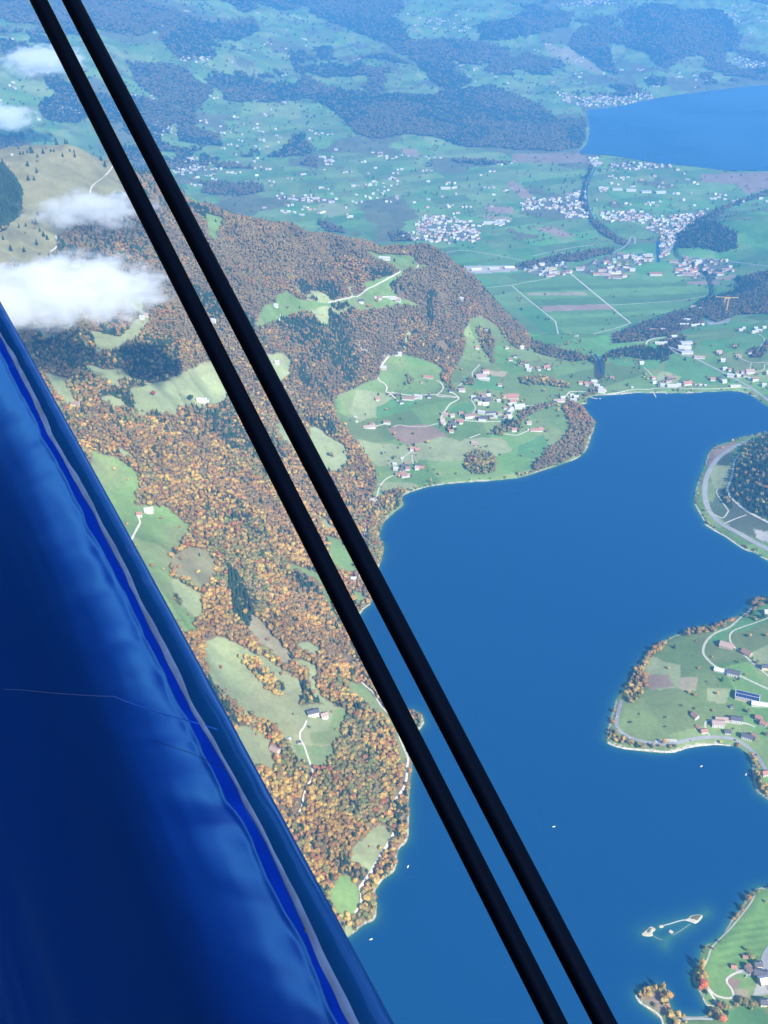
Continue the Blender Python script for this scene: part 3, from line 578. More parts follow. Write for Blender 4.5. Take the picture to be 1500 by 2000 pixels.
R('road', [(1475,1185),(1447,1206),(1425,1225),(1398,1236),(1380,1252),(1373,1272),(1380,1286),(1400,1303),(1440,1318),(1470,1332),(1520,1355)], 5.5, M_TRACK, 'upper farm road across the headland meadow')
R('track', [(1510,1203),(1480,1215),(1447,1226),(1430,1234),(1425,1247),(1432,1262),(1445,1272),(1465,1290),(1485,1308),(1520,1335)], 4, M_GRAVEL, 'narrow pale lane past the brown barn')
R('track', [(1386,1438),(1378,1422),(1379,1410),(1392,1407),(1450,1412),(1475,1420)], 4.5, M_TRACK, 'short lane between the headland houses')
R('shore_wall', [(1187,1450),(1205,1460),(1240,1464),(1275,1466)], 4, M_STONE, 'pale stone shore wall at the headland tip')
R('shore_wall', [(1275,1467),(1300,1469),(1325,1467),(1360,1457),(1395,1455),(1426,1457)], 4, M_STONE, 'pale stone shore wall under the headland road')
R('layby', [(1280,1449),(1300,1446),(1322,1447)], 8, M_GRAVEL, 'pale gravel lay-by beside the headland road')
R('track', [(1474,1748),(1466,1764),(1450,1785),(1428,1812),(1412,1828),(1392,1848),(1386,1860),(1381,1875),(1375,1888)], 3.2, M_TRACK, 'shoreline footpath below the bottom meadow')
R('road', [(1515,1840),(1500,1860),(1493,1880),(1497,1910),(1512,1940)], 12, M_ASPHALT, 'wide grey village road at the right edge')
R('track', [(1448,1897),(1432,1903),(1420,1912),(1420,1920),(1429,1932),(1432,1946),(1424,1950),(1405,1947),(1390,1938),(1381,1925)], 3.5, M_GRAVEL, 'pale winding footpath across the bottom meadow')
R('track', [(1382,1932),(1391,1945),(1400,1960)], 3.5, M_GRAVEL, 'short pale path down to the small inlet')
R('shore_wall', [(1373,1950),(1378,1960),(1384,1965),(1396,1964)], 2.2, M_STONE, 'low pale wall round the small inlet')
R('shore_wall', [(1242,1944),(1248,1956),(1262,1966),(1280,1977),(1292,1990),(1297,2008)], 3.0, M_STONE, 'pale wall along the wooded spit')
R('road', [(1325,1994),(1350,1990),(1392,1991)], 4, M_CONC, 'straight pale causeway between spit and shore')
R('shore_wall', [(786,972),(800,967),(840,956),(900,947),(1000,939),(1040,929),(1075,918),(1100,909),(1135,891)], 4.0, M_STONE, 'pale stone shore along the terrace')
R('road', zc([(1340,570),(1200,570),(1170,600),(1100,655),(980,685),(800,695),(720,705),(690,740),(650,800),(590,830),(430,835),(250,825)], 850, 640, 4.545), 5, M_TRACK, 'village street running from the lake bay through the terrace hamlet')
R('road', zc([(50,805),(75,760),(130,680),(210,630),(160,580)], 850, 640, 4.545), 5, M_GRAVEL, 'pale lane climbing from hamlet to crossroads')
R('track', zc([(200,620),(100,615),(10,605),(60,560),(70,520),(40,480),(10,470)], 850, 640, 4.545), 4, M_GRAVEL, 'pale looping farm lane above the hamlet')
R('track', zc([(205,560),(210,520),(260,480),(330,450),(330,400),(395,330)], 850, 640, 4.545), 3.5, M_TRACK, 'narrow lane up to the reddish farm')
R('track', zc([(320,640),(350,690),(355,730),(310,780),(270,800)], 850, 640, 4.545), 3.5, M_TRACK, 'curved lane east of the round meadow')
R('track', zc([(305,980),(400,945)], 850, 640, 4.545), 3.5, M_GRAVEL, 'short pale farm track west of the wooded grove')
R('track', zc([(500,940),(560,935),(620,945),(720,955),(790,930),(830,915)], 850, 640, 4.545), 4, M_GRAVEL, 'pale lane to the long white farm')
R('track', zc([(690,300),(740,330),(790,345),(900,365)], 850, 640, 4.545), 3, M_TRACK, 'narrow lane linking the upper farms')
R('track', zc([(620,60),(640,100),(700,130),(770,180)], 850, 640, 4.545), 3, M_TRACK, 'thin track along the edge of the ridge wood')
R('track', zc([(795,285),(750,340),(705,400)], 600, 640, 5), 4, M_GRAVEL, 'pale track entering the wood at the top of the terrace')
R('track', zc([(690,490),(705,520),(760,550),(780,590),(770,630),(810,645),(850,680),(900,730)], 600, 640, 5), 4, M_GRAVEL, 'pale winding lane on the western terrace')
R('road', zc([(770,630),(870,640),(1000,660),(1230,655),(1380,665),(1470,680)], 600, 640, 5), 4, M_GRAVEL, 'pale lane between the two upper hamlets')
R('track', zc([(640,975),(700,955),(780,935)], 600, 640, 5), 4, M_GRAVEL, 'short lane joining the two western farms')
R('track', zc([(840,970),(900,950),(1000,965),(1150,965),(1240,945),(1320,930)], 600, 640, 5), 4, M_TRACK, 'straight pale lane west of the terrace hamlet')
R('track', zc([(1020,1210),(960,1250),(930,1280),(930,1330),(925,1400)], 600, 640, 5), 3.5, M_TRACK, 'narrow lane into the shore hamlet')
R('track', zc([(1045,1210),(1025,1260),(1030,1320),(1070,1360)], 600, 640, 5), 3.5, M_TRACK, 'thin lane down to the shore farm')
R('road', zc([(870,1440),(790,1465),(730,1520),(695,1590),(680,1660),(680,1710)], 600, 640, 5) + [(722,1010),(712,1045),(705,1070)], 4, M_GRAVEL, 'pale shore lane dropping out of the shore hamlet')
R('road', [(1560,830),(1500,782),(1470,760),(1440,742),(1400,721),(1370,706),(1350,696),(1330,686),(1310,678)], 9, M_ASPHALT, 'main valley road climbing away from the lake')
R('road', zc([(160,815),(260,800),(370,775),(500,775),(560,765),(700,762),(800,765),(1000,770),(1150,765),(1260,755),(1350,770)], 1150, 580, 4.286), 5, M_TRACK, 'road along the far shore of the near lake')
R('shore_wall', [(1180,771),(1240,769),(1280,768.5),(1340,768.5),(1400,765.5)], 3.0, M_STONE, 'pale shore wall at the head of the near lake')
R('track', zc([(460,590),(500,625),(540,670)], 1150, 580, 4.286), 3, M_TRACK, 'thin track across the isthmus meadow')
R('track', zc([(1270,515),(1360,550),(1440,550),(1500,548)], 1150, 580, 4.286), 3, M_GRAVEL, 'pale lane on the right-hand slope')
R('track', zc([(1360,555),(1350,600),(1350,630)], 1150, 580, 4.286), 3, M_GRAVEL, 'short lane down to the big pink barn')
R('track', zc([(1500,560),(1470,570),(1470,600),(1440,620),(1370,625)], 1150, 580, 4.286), 3, M_GRAVEL, 'looping pale lane at the right edge')
R('track', zc([(1420,310),(1470,350),(1450,400),(1410,450)], 1150, 580, 4.286), 3.5, M_TRACK, 'lane running down beside the right-hand wood')
R('road', zc([(480,395),(500,365),(560,345),(640,345),(710,350)], 1150, 580, 4.286), 6, M_GRAVEL, 'pale hairpin above the gorge')
R('road', zc([(670,415),(720,460),(790,490),(860,500)], 1150, 580, 4.286), 7, M_ASPHALT, 'grey road beside the gravel yard')
R('field_road', [(1113,533),(1150,564),(1200,605),(1232,631)], 7, M_GRAVEL, 'straight pale road across the striped fields', smooth=False)
R('field_road', [(1232,631),(1200,642),(1160,652),(1126,661)], 6, M_TRACK, 'straight pale road closing the striped fields on the near side', smooth=False)
R('field_road', [(1000,558),(1040,592),(1085,628),(1126,661)], 6, M_TRACK, 'straight pale road along the left side of the striped fields', smooth=False)
R('field_road', [(1190,596),(1260,592),(1330,587),(1378,578)], 4, M_TRACK, 'thin track across the right-hand fields', smooth=False)
R('field_road', [(950,562),(1000,557),(1077,543)], 5, M_TRACK, 'thin track at the top of the striped fields', smooth=False)
R('road', [(1330,500),(1370,505),(1410,508),(1450,514),(1520,523)], 9, M_ASPHALT, 'main road leaving the valley town to the right')
R('road', [(1197,494),(1215,485),(1228,474),(1232,463),(1240,464),(1240,476)], 9, M_ASPHALT, 'road hook beside the river meadows')
R('road', [(870,494),(905,489),(960,497),(1030,511)], 5, M_TRACK, 'pale track at the foot of the ridge')
R('road', [(1040,500),(1110,485),(1160,478)], 5, M_TRACK, 'thin field track north of the middle village')
R('road', [(912,538),(960,530),(1010,524),(1080,514),(1120,512)], 8, M_ASPHALT, 'railway and road strip at the near edge of the plain')
R('track', [(640,592),(665,586),(700,578),(716,566),(733,558),(757,545),(783,531)], 4, M_TRACK, 'track through the high clearing on the ridge')
R('track', [(733,583),(760,580),(783,584)], 3, M_GRAVEL, 'short track to the clearing barns')
R('track', [(812,512),(817,517),(814,524)], 3, M_GRAVEL, 'short track at the end of the top clearing')
R('track', [(548,615),(547,622),(545,627)], 3, M_GRAVEL, 'tiny track below the hut in the clearing')
R('track', [(224,317),(217,330),(203,346),(186,358),(178,368),(176,378)], 4, M_GRAVEL, 'pale path over the alpine pasture')
R('track', [(108,460),(111,470),(110,483),(98,492)], 4, M_GRAVEL, 'short pale path below the thin cloud')
R('track', zc([(810,330),(820,365),(800,405),(780,445),(740,520)], 0, 900, 3), 4, M_GRAVEL, 'pale drive of the red-roofed farmhouse')
R('track', [(599,1408),(594,1420),(586,1432),(587,1446),(594,1457),(600,1475),(606,1492),(611,1508),(609,1522),(602,1532)], 3.6, M_GRAVEL, 'pale winding drive below the slate-roofed farm')
R('track', [(596,1545),(592,1560),(590,1575),(584,1588)], 3.0, M_GRAVEL, 'glimpse of pale track in the orange wood')
R('road', [(706,1333),(716,1342),(728,1352),(736,1366),(745,1380),(758,1394),(772,1412),(778,1432),(787,1458),(797,1482),(795,1500),(794,1520),(789,1538),(780,1552),(772,1563)], 4.5, M_GRAVEL, 'pale lakeside road under the steep wood')
R('road', [(770,1627),(758,1648),(742,1674),(730,1694),(722,1708),(708,1728),(703,1736),(706,1752),(704,1768),(694,1784)], 5, M_GRAVEL, 'pale lakeside road past the two lowest meadows')
R('track', [(698,1100),(699,1112),(703,1122),(700,1130)], 4, M_GRAVEL, 'pale lane glimpsed between the two struts')
R('river', [(1168,318),(1160,335),(1152,350),(1147,365),(1146,385),(1149,405),(1158,425)], 8, M_WATER, 'straightened river running to the second lake', lift=0.6, step=8)
R('river', [(1285,470),(1285,485),(1286,512)], 16, M_WATER, 'dark canal through the valley town', lift=0.6)
R('river', [(1180,440),(1200,458),(1225,470)], 10, M_WATER, 'wooded stream reach beyond the striped fields', lift=0.6)
R('river', [(1162,692),(1168,703),(1172,716),(1175,730)], 8, M_WATER, 'blue pool at the head of the gorge', lift=0.8)
R('river', [(1255,642),(1275,630),(1300,617),(1320,605)], 9, M_WATER, 'stream along the far edge of the gorge wood', lift=0.6)
RP = np.array(ROADPTS)
# ------------------------------------------------------------------ buildings
def bx(v, f, x0, x1, y0, y1, z0, z1):
    b = len(v); v += [(x, y, z) for z in (z0, z1) for y in (y0, y1) for x in (x0, x1)]
    f += [tuple(b + i for i in q) for q in ((0, 2, 3, 1), (4, 5, 7, 6), (0, 1, 5, 4), (2, 6, 7, 3), (0, 4, 6, 2), (1, 3, 7, 5))]
def pm(name, v, f, m):
    me = bpy.data.meshes.new(name); me.from_pydata(v, [], f); me.materials.append(m); return me
#        length(x) depth(y) wall height, roof rise
DIM = {'h': (13, 11, 6.2, 3.6), 'c': (15, 12, 7.0, 4.2), 'b': (20, 14, 5.5, 5.0), 'l': (38, 13, 5.0, 4.0), 's': (8, 6.5, 3.0, 2.2), 'B': (34, 22, 7.0, 7.0), 'i': (46, 20, 7.5, 0.9), 'a': (24, 13, 9.5, 3.2)}
_cache = {}
def house_meshes(typ, wall, roof, windows):
    key = (typ, wall, roof, windows)
    if key in _cache: return _cache[key]
    L, D, Hh, Rr = DIM[typ]; l, d = L / 2, D / 2
    v = [(-l, -d, -4), (l, -d, -4), (l, d, -4), (-l, d, -4), (-l, -d, Hh), (l, -d, Hh), (l, d, Hh), (-l, d, Hh), (-l, 0, Hh + Rr), (l, 0, Hh + Rr)]
    f = [(0, 1, 5, 4), (1, 2, 6, 9, 5), (2, 3, 7, 6), (3, 0, 4, 8, 7), (0, 3, 2, 1)]
    out = {'wall': pm('wall', v, f, WALL[wall])}
    o = 1.0; t = 0.35; k = Rr / d; lo = l + o; do = d + o; zb = Hh - k * o; zt = Hh + Rr
    v = [(-lo, -do, zb), (lo, -do, zb), (lo, 0, zt), (-lo, 0, zt), (-lo, do, zb), (lo, do, zb)]
    v += [(x, y, z + t) for x, y, z in v]
    f = [(0, 3, 2, 1), (3, 4, 5, 2), (6, 7, 8, 9), (9, 8, 11, 10), (0, 1, 7, 6), (5, 4, 10, 11), (1, 2, 8, 7), (2, 5, 11, 8), (3, 0, 6, 9), (4, 3, 9, 10)]
    out['roof'] = pm('roof', v, f, ROOF[roof])
    v, f = [], []; bx(v, f, l * 0.35, l * 0.35 + 0.9, -0.5, 0.5, Hh + Rr - 0.6, Hh + Rr + 1.5)
    out['chimney'] = pm('chimney', v, f, WALL['w'] if wall != 'w' else ROOF['b'])
    out['windows'] = []
    if windows:
        v, f = [], []; bx(v, f, -0.65, 0.65, -0.05, 0.06, -0.7, 0.7); win = pm('window', v, f, M_GLASS)
        v, f = [], []; bx(v, f, -0.8, 0.8, -0.05, 0.08, -0.15, 2.1); door = pm('door', v, f, M_DOOR)
        rowsz = [1.6] if Hh < 4 else ([1.7, 4.5] if Hh < 9 else [1.7, 4.6, 7.5])
        nx = max(2, int(L / 4.6))
        for z in rowsz:
            for i in range(nx):
                x = -l + L * (i + 0.5) / nx
                if z == rowsz[0] and i == nx // 2: out['windows'].append(('door', door, (x, -d - 0.04, 0.2), 0)); continue
                out['windows'].append(('window', win, (x, -d - 0.04, z), 0))
            for yy in (-d * 0.5, d * 0.5):
                out['windows'].append(('window', win, (l + 0.04, yy, z), math.pi / 2)); out['windows'].append(('window', win, (-l - 0.04, yy, z), math.pi / 2))
    _cache[key] = out
    return out
HPTS = []
def house(x, y, typ, wall, roof, rz, label, group=None, near=False, sc=1.0):
    nm = {'h': 'house', 'c': 'chalet', 'b': 'barn', 'l': 'long_barn', 's': 'shed', 'B': 'large_barn', 'i': 'industrial_hall', 'a': 'apartment_block'}[typ]
    L, D = DIM[typ][:2]
    z = float(np.max(ground(np.array([x, x + D / 3, x - D / 3]), np.array([y, y + D / 3, y - D / 3])))) - 0.2
    ct = {'h': 'house', 'c': 'house', 'b': 'barn', 'l': 'barn', 's': 'shed', 'B': 'barn', 'i': 'warehouse', 'a': 'building'}[typ]
    t = thing(nm, label, ct, (x, y, z), rz, group, sc)
    ms = house_meshes(typ, wall, roof, near)
    link('wall', ms['wall'], t); r = link('roof', ms['roof'], t)
    if typ in 'hca': link('chimney', ms['chimney'], r)
    for nme, m_, lo, rr in ms['windows']:
        if typ in 'sblB' and nme == 'window' and lo[2] > 4: continue
        w_ = link(nme, m_, t); w_.location = lo; w_.rotation_euler = (0, 0, rr)
    if typ == 'B' and roof == 's': pass
    HPTS.append((x, y, max(L, D) * 0.6 * sc)); return t
ORD = ['leftmost'] + [q + '-from-left' for q in 'second third fourth fifth sixth seventh eighth ninth tenth eleventh twelfth thirteenth fourteenth fifteenth sixteenth seventeenth eighteenth nineteenth twentieth'.split()]
KN = {'h': 'house', 'c': 'chalet', 'b': 'barn', 'l': 'long barn', 's': 'small shed', 'B': 'big barn', 'i': 'flat industrial hall', 'a': 'large house'}
def cluster(where, ox, oy, s, items, rot0=0.0, near=False):
    """items: (X, Y, type+wall+roof [, rot degrees]); every label names the hamlet and the place of the house among those like it"""
    P_ = zc([(i[0], i[1]) for i in items], ox, oy, s)
    xs, ys, zs = hit([p[0] for p in P_], [p[1] for p in P_])
    groups = {}
    for k, it in enumerate(items): groups.setdefault(it[2], []).append((P_[k][0], k))
    for code, lst in groups.items():
        lst.sort(); t, wl, rf = code[0], code[1], code[2]
        base = f"{WALLN[wl]} {KN[t]} with {ROOFN[rf]} roof" if len(where.split()) < 7 else f"{ROOFN[rf].replace(' ', '-')}-roofed {WALLN[wl]} {KN[t]}"
        for r_, (_, k) in enumerate(lst):
            if len(lst) == 1: lab = f"{base} {where}"
            elif r_ == 0: lab = f"leftmost {base} {where}"
            elif r_ == len(lst) - 1: lab = f"rightmost {base} {where}"
            else: lab = f"{ORD[r_]} {base} {where}"
            it = items[k]; rz = math.radians(it[3]) if len(it) > 3 else rot0 + RS.uniform(-0.35, 0.35)
            house(float(xs[k]), float(ys[k]), t, wl, rf, rz, lab, f"buildings {where}" if len(items) > 2 else None, near, RS.uniform(0.84, 1.04))
cluster('on the upper edge of the terrace', 600, 640, 5, [(872,270,'hwk'),(905,264,'hwg'),(745,400,'bpg'),(1180,488,'lpr',-12),(1120,536,'spb')])
cluster('on the western terrace slope', 600, 640, 5, [(685,706,'hpr'),(475,880,'spg'),(483,922,'swg'),(605,978,'lwp',15),(632,948,'hwb'),(780,938,'awb')])
cluster('in the upper western hamlet', 600, 640, 5, [(985,700,'lwb',-8),(920,738,'hwk'),(1085,688,'awg'),(1192,684,'hwk'),(1045,690,'bwb'),(882,668,'htk'),(810,648,'swp')])
cluster('beside the lane to the shore hamlet', 600, 640, 5, [(1028,1195,'cwr'),(1072,1203,'htr'),(1075,1350,'hwk'),(1070,1382,'cwp'),(1112,1376,'btr')])
cluster('in the hamlet just above the bay', 600, 640, 5, [(855,1340,'hwg'),(865,1386,'hwg'),(970,1335,'hwb'),(982,1386,'hwb'),(925,1400,'hwk'),(935,1430,'bpb'),(885,1443,'hwb'),(945,1458,'cwb'),(982,1452,'hwp'),(955,1362,'btk'),(925,1278,'swg'),(640,1692,'hwb')])
cluster('high on the terrace under the ridge wood', 850, 640, 4.545, [(370,183,'hcr'),(632,183,'hwb'),(768,183,'hwg')])
cluster('in the farm group below the ridge wood', 850, 640, 4.545, [(710,262,'hwk'),(668,292,'cwb'),(770,330,'htb'),(812,347,'hwg'),(850,353,'swr'),(832,383,'cwg'),(912,367,'htb'),(922,381,'swg'),(985,357,'bwr'),(1005,369,'hwb')])
cluster('in the reddish farmstead of the terrace', 850, 640, 4.545, [(448,400,'awr'),(395,415,'htk'),(408,443,'Bwp'),(432,462,'lpg',-5)])
cluster('standing alone below the reddish farmstead', 850, 640, 4.545, [(575,516,'cwb')])
cluster('at the crossroads above the round meadow', 850, 640, 4.545, [(230,538,'htk'),(238,566,'awp'),(143,573,'cwk')])
cluster('in the back row of the terrace village', 850, 640, 4.545, [(338,626,'hwg'),(362,640,'hwk'),(400,600,'htb'),(430,612,'hpb'),(470,608,'hwg'),(415,640,'htk'),(395,680,'hcg'),(448,686,'bgw'),(460,655,'btk'),(470,638,'hwk'),(520,640,'spb'),(562,655,'hpg'),(620,620,'cpr'),(690,622,'Bpr'),(690,662,'bwr'),(622,720,'hwb'),(745,710,'Bwg'),(660,690,'hpg'),(660,740,'lpg',60),(645,772,'hwk')])
cluster('in the front row of the terrace village', 850, 640, 4.545, [(660,800,'hwg'),(625,798,'hwb'),(600,803,'swk'),(570,770,'hpb'),(410,762,'awg'),(490,762,'lwk'),(535,800,'hwg'),(345,790,'awb'),(295,802,'awb'),(255,785,'hwk'),(230,768,'hwr'),(150,790,'cwp'),(85,776,'bpp'),(418,822,'awk'),(495,800,'hpk'),(440,800,'htk'),(380,805,'htb')])
cluster('in the west end of the terrace village', 850, 640, 4.545, [(70,858,'cwp'),(60,825,'hwp'),(150,845,'htk'),(130,872,'hwk'),(168,876,'hwk'),(225,838,'btr'),(195,832,'hwb'),(225,850,'hwb'),(145,928,'cwr')])
cluster('by the wooded garden below the terrace village', 850, 640, 4.545, [(635,896,'hwk'),(700,916,'cwr'),(832,855,'cwp'),(895,915,'lwr',4),(935,905,'hwr'),(828,910,'swg'),(350,1030,'bpp'),(358,1050,'spb')])
cluster('at the neck of the wooded promontory', 850, 640, 4.545, [(1130,632,'hwg'),(1098,654,'lwp',10),(1210,606,'hwg'),(1250,625,'cwg'),(1225,656,'awg')])
cluster('round the lake-head hamlet at the outflow', 850, 640, 4.545, [(1290,498,'hcr'),(1348,515,'hwp'),(1335,500,'htb'),(1410,485,'bpg'),(1380,500,'htb'),(1390,558,'hwb'),(1468,545,'hwg'),(1475,572,'awg'),(1498,565,'hwb'),(1435,520,'bpg')])
cluster('alone on the isthmus meadow', 1150, 580, 4.286, [(440,560,'cwg'),(195,686,'hwr')])
cluster('along the far shore of the near lake', 1150, 580, 4.286, [(362,760,'swg'),(540,685,'hwr'),(545,722,'hwg'),(615,746,'cwg'),(700,749,'lwg',0),(752,744,'hwg'),(822,730,'Bwr'),(680,682,'btb'),(672,705,'hwk'),(660,715,'hwb'),(1035,698,'cwr'),(240,795,'swk'),(590,740,'hwk'),(900,742,'swg'),(935,740,'swg'),(975,742,'swg')])
cluster('in the road junction hamlet at the lake corner', 1150, 580, 4.286, [(1100,686,'hwk'),(1130,716,'cwg'),(1185,668,'awg'),(1135,608,'hwg'),(1180,618,'hwb'),(1240,640,'hwb'),(1300,640,'awb'),(1345,635,'Bwp'),(1350,692,'hwg'),(1390,700,'awb'),(1225,752,'lcg',0),(1465,746,'cwg'),(1310,665,'hwb'),(1250,670,'hpg')])
cluster('on the right-hand meadow slope', 1150, 580, 4.286, [(925,512,'lwp',-10),(1120,538,'cwg'),(1222,423,'hwr'),(1085,470,'bpp'),(1255,502,'bwp'),(1345,472,'hwk'),(1495,640,'hwg')])
cluster('in the small group under the right-hand wood', 1150, 580, 4.286, [(1295,267,'hwg'),(1270,285,'hwg'),(1395,270,'htg'),(1420,292,'awg'),(1465,263,'hwg'),(1380,302,'hwg'),(1245,280,'spb')])
cluster('near the gravel works above the gorge', 1150, 580, 4.286, [(765,190,'hwg'),(835,197,'lwg',-8),(800,238,'lwg',0),(890,243,'lwg',12),(948,240,'hwg'),(548,280,'lpb',0),(618,286,'cwg'),(595,392,'lwg',-5),(640,390,'hwg'),(815,392,'iwg',5),(800,430,'iww',-5),(820,472,'iwg',0),(712,338,'bpg'),(818,122,'hwg'),(875,92,'bpp'),(930,106,'hwg')])
cluster('on the meadow headland', 1100, 1100, 3.75, [(1195,612,'Bpp',-28),(1342,664,'bpb',-50),(1165,795,'lww',-22),(1243,820,'awk',-22),(1345,992,'ips',-20),(1440,1040,'lww',-12),(1230,1055,'swk',20),(962,1128,'hwb',-60),(1488,775,'ack',-10),(1490,365,'hwg',0)], 0.0, True)
cluster('near the headland shore road', 1100, 1100, 3.75, [(985,1205,'swr',-60),(1027,1238,'hwr',5),(1172,1150,'lwp',-5),(1130,1188,'awp',-5),(1265,1160,'awk',-12),(1203,1245,'hwk',-8),(1345,1285,'awk',-28),(1400,1275,'hwb',-30),(1430,1143,'hpr',-40),(1465,1185,'hwr',-40),(1478,1548,'cwr',10)], 0.0, True)
cluster('at the bottom right village', 1340, 1840, 9.375, [(1080,280,'spb',-8),(870,460,'spr',-8),(1310,430,'hck',0),(1160,520,'hwb',-65),(1350,590,'bkk' if False else 'btk',-20),(1430,1130,'hck',-5),(1440,720,'bpw',10)], 0.0, True)
cluster('beside the bottom right meadow', 1340, 1660, 9.375, [(1400,210,'hwp',-10)], 0.0, True)
cluster('in the top clearing of the ridge', 500, 400, 3, [(752,318,'lwg',-8),(617,575,'cwk'),(790,547,'lwg',-5),(830,566,'bwp'),(722,552,'hpb'),(118,601,'hwg'),(700,548,'spg')])
cluster('on the wooded slope above the terrace', 500, 400, 3, [(1205,555,'hwg'),(1345,735,'hwk'),(122,930,'hwg'),(1295,842,'hwr')])
cluster('of the farm beside the blue fuselage', 0, 900, 3, [(818,322,'hwr',5),(872,298,'bwg',15)], 0.0, True)
cluster('of the slate-roofed lower farm', 560, 1360, 10.714, [(550,400,'awk',18),(785,445,'hwp',25),(255,975,'swk',20),(30,925,'spg',30)], 0.0, True)
cluster('at the wood edge under the lower farm', 400, 1300, 3, [(410,505,'bpp',-35)], 0.0, True)
cluster('in the half-hidden farm of the upper pasture', 0, 400, 3, [(1165,1150,'hwg'),(1190,1155,'awg'),(1212,1160,'hwg'),(1250,690,'hwg')])
cluster('in the pale meadow under the big cloud', 0, 400, 3, [(858,655,'hpp'),(833,670,'hwg')])
cluster('in the wood beneath the cloud shadow', 0, 400, 3, [(445,1178,'bwb')])
cluster('on the crest of the alpine pasture', 0, 0, 3, [(72,910,'swg')])
cluster('on the steep shore between the struts', 400, 900, 3, [(980,238,'hwg'),(872,700,'hwg'),(850,1030,'hwg')])

# villages and farms beyond the ridge: the nearest ones as single houses, the rest as one mass of small houses
FARH = []
def rand_in(poly, n, mind=0):
    out = []; xs = [p[0] for p in poly]; ys = [p[1] for p in poly]; tries = 0
    while len(out) < n and tries < n * 60:
        tries += 1
        a = RS.uniform(min(xs), max(xs)); b = RS.uniform(min(ys), max(ys))
        if inpoly(np.array([a]), np.array([b]), poly)[0] and all(abs(a - c) / 1.7 + abs(b - e) > mind for c, e in out): out.append((a, b))
    return out
for where, poly, n_h, single in VILL:
    if not n_h: continue
    q = rand_in(poly, n_h, 3.4 if single else 2.4)
    xs, ys, zs = hit([a for a, b in q], [b for a, b in q])
    for k in range(len(q)):
        if single:
            wl = RS.choice(['w', 'w', 'w', 'c', 'p']); rf = RS.choice(['g', 'b', 'k', 'r', 'p', 'g']); ty = RS.choice(['h', 'c', 'a', 'h', 'l'])
            house(float(xs[k]), float(ys[k]), ty, wl, rf, RS.choice([0.1, 0.5, -0.2, 1.2]) + RS.uniform(-0.1, 0.1), f"{WALLN[wl]} {KN[ty]} with {ROOFN[rf]} roof {where}", f"houses {where}", False, RS.uniform(1.0, 1.3))
        else: FARH.append((xs[k], ys[k], 0))
# lone farms dotted over the far slopes and the plain
for rg, n_h in (([(430,250),(700,290),(1000,300),(1000,440),(760,440),(560,420),(400,390),(330,330)], 95), ([(200,180),(560,190),(680,280),(420,300),(250,250)], 42), ([(250,20),(560,20),(700,120),(560,150),(300,110)], 26),
                ([(780,20),(930,20),(920,70),(800,60)], 30), ([(880,120),(1000,140),(1000,170),(900,160)], 14), ([(1000,60),(1150,110),(1400,150),(1400,175),(1100,170),(960,130)], 36), ([(1400,10),(1500,10),(1500,110),(1450,60)], 26), ([(0,60),(80,70),(200,230),(100,250),(0,200)], 20), ([(1180,330),(1480,400),(1400,410),(1160,400)], 26)):
    q = rand_in(rg, n_h, 2.0); xs, ys, zs = hit([a for a, b in q], [b for a, b in q])
    for k in range(len(q)): FARH.append((xs[k], ys[k], 1))
vv, ff, mi = [], [], []
for x, y, lone in FARH:
    c_ = RS.randint(2, 4) if lone and RS.rand() < 0.4 else 1
    for q in range(c_):
        xx_ = x + q * RS.uniform(16, 30); yy_ = y + RS.uniform(-20, 20)
        L = RS.uniform(11, 24); D = RS.uniform(9, 13); hh = RS.uniform(6, 10); rr = RS.uniform(2.5, 4.5); az = RS.uniform(-0.7, 0.7)
        z = float(ground(xx_, yy_)) - 1; ca_, sa_ = math.cos(az), math.sin(az); l, d = L / 2, D / 2
        b = len(vv)
        for px_, py_, pz_ in [(-l, -d, -2), (l, -d, -2), (l, d, -2), (-l, d, -2), (-l, -d, hh), (l, -d, hh), (l, d, hh), (-l, d, hh), (-l, 0, hh + rr), (l, 0, hh + rr)]:
            vv.append((xx_ + px_ * ca_ - py_ * sa_, yy_ + px_ * sa_ + py_ * ca_, z + pz_))
        ff += [tuple(b + i for i in q_) for q_ in ((0, 1, 5, 4), (1, 2, 6, 9, 5), (2, 3, 7, 6), (3, 0, 4, 8, 7), (4, 5, 9, 8), (8, 9, 6, 7))]
        wm = RS.choice([0, 0, 1]); rm = RS.choice([2, 3, 4, 5, 2]); mi += [wm] * 4 + [rm] * 2
me = bpy.data.meshes.new('distant_houses'); me.from_pydata(vv, [], ff)
for m_ in (WALL['w'], WALL['p'], ROOF['g'], ROOF['b'], ROOF['r'], ROOF['w']): me.materials.append(m_)
me.polygons.foreach_set('material_index', np.array(mi, dtype=np.int32)); me.update()
link('distant_houses', me, kind='stuff', label='small white houses of the far villages and hill farms')
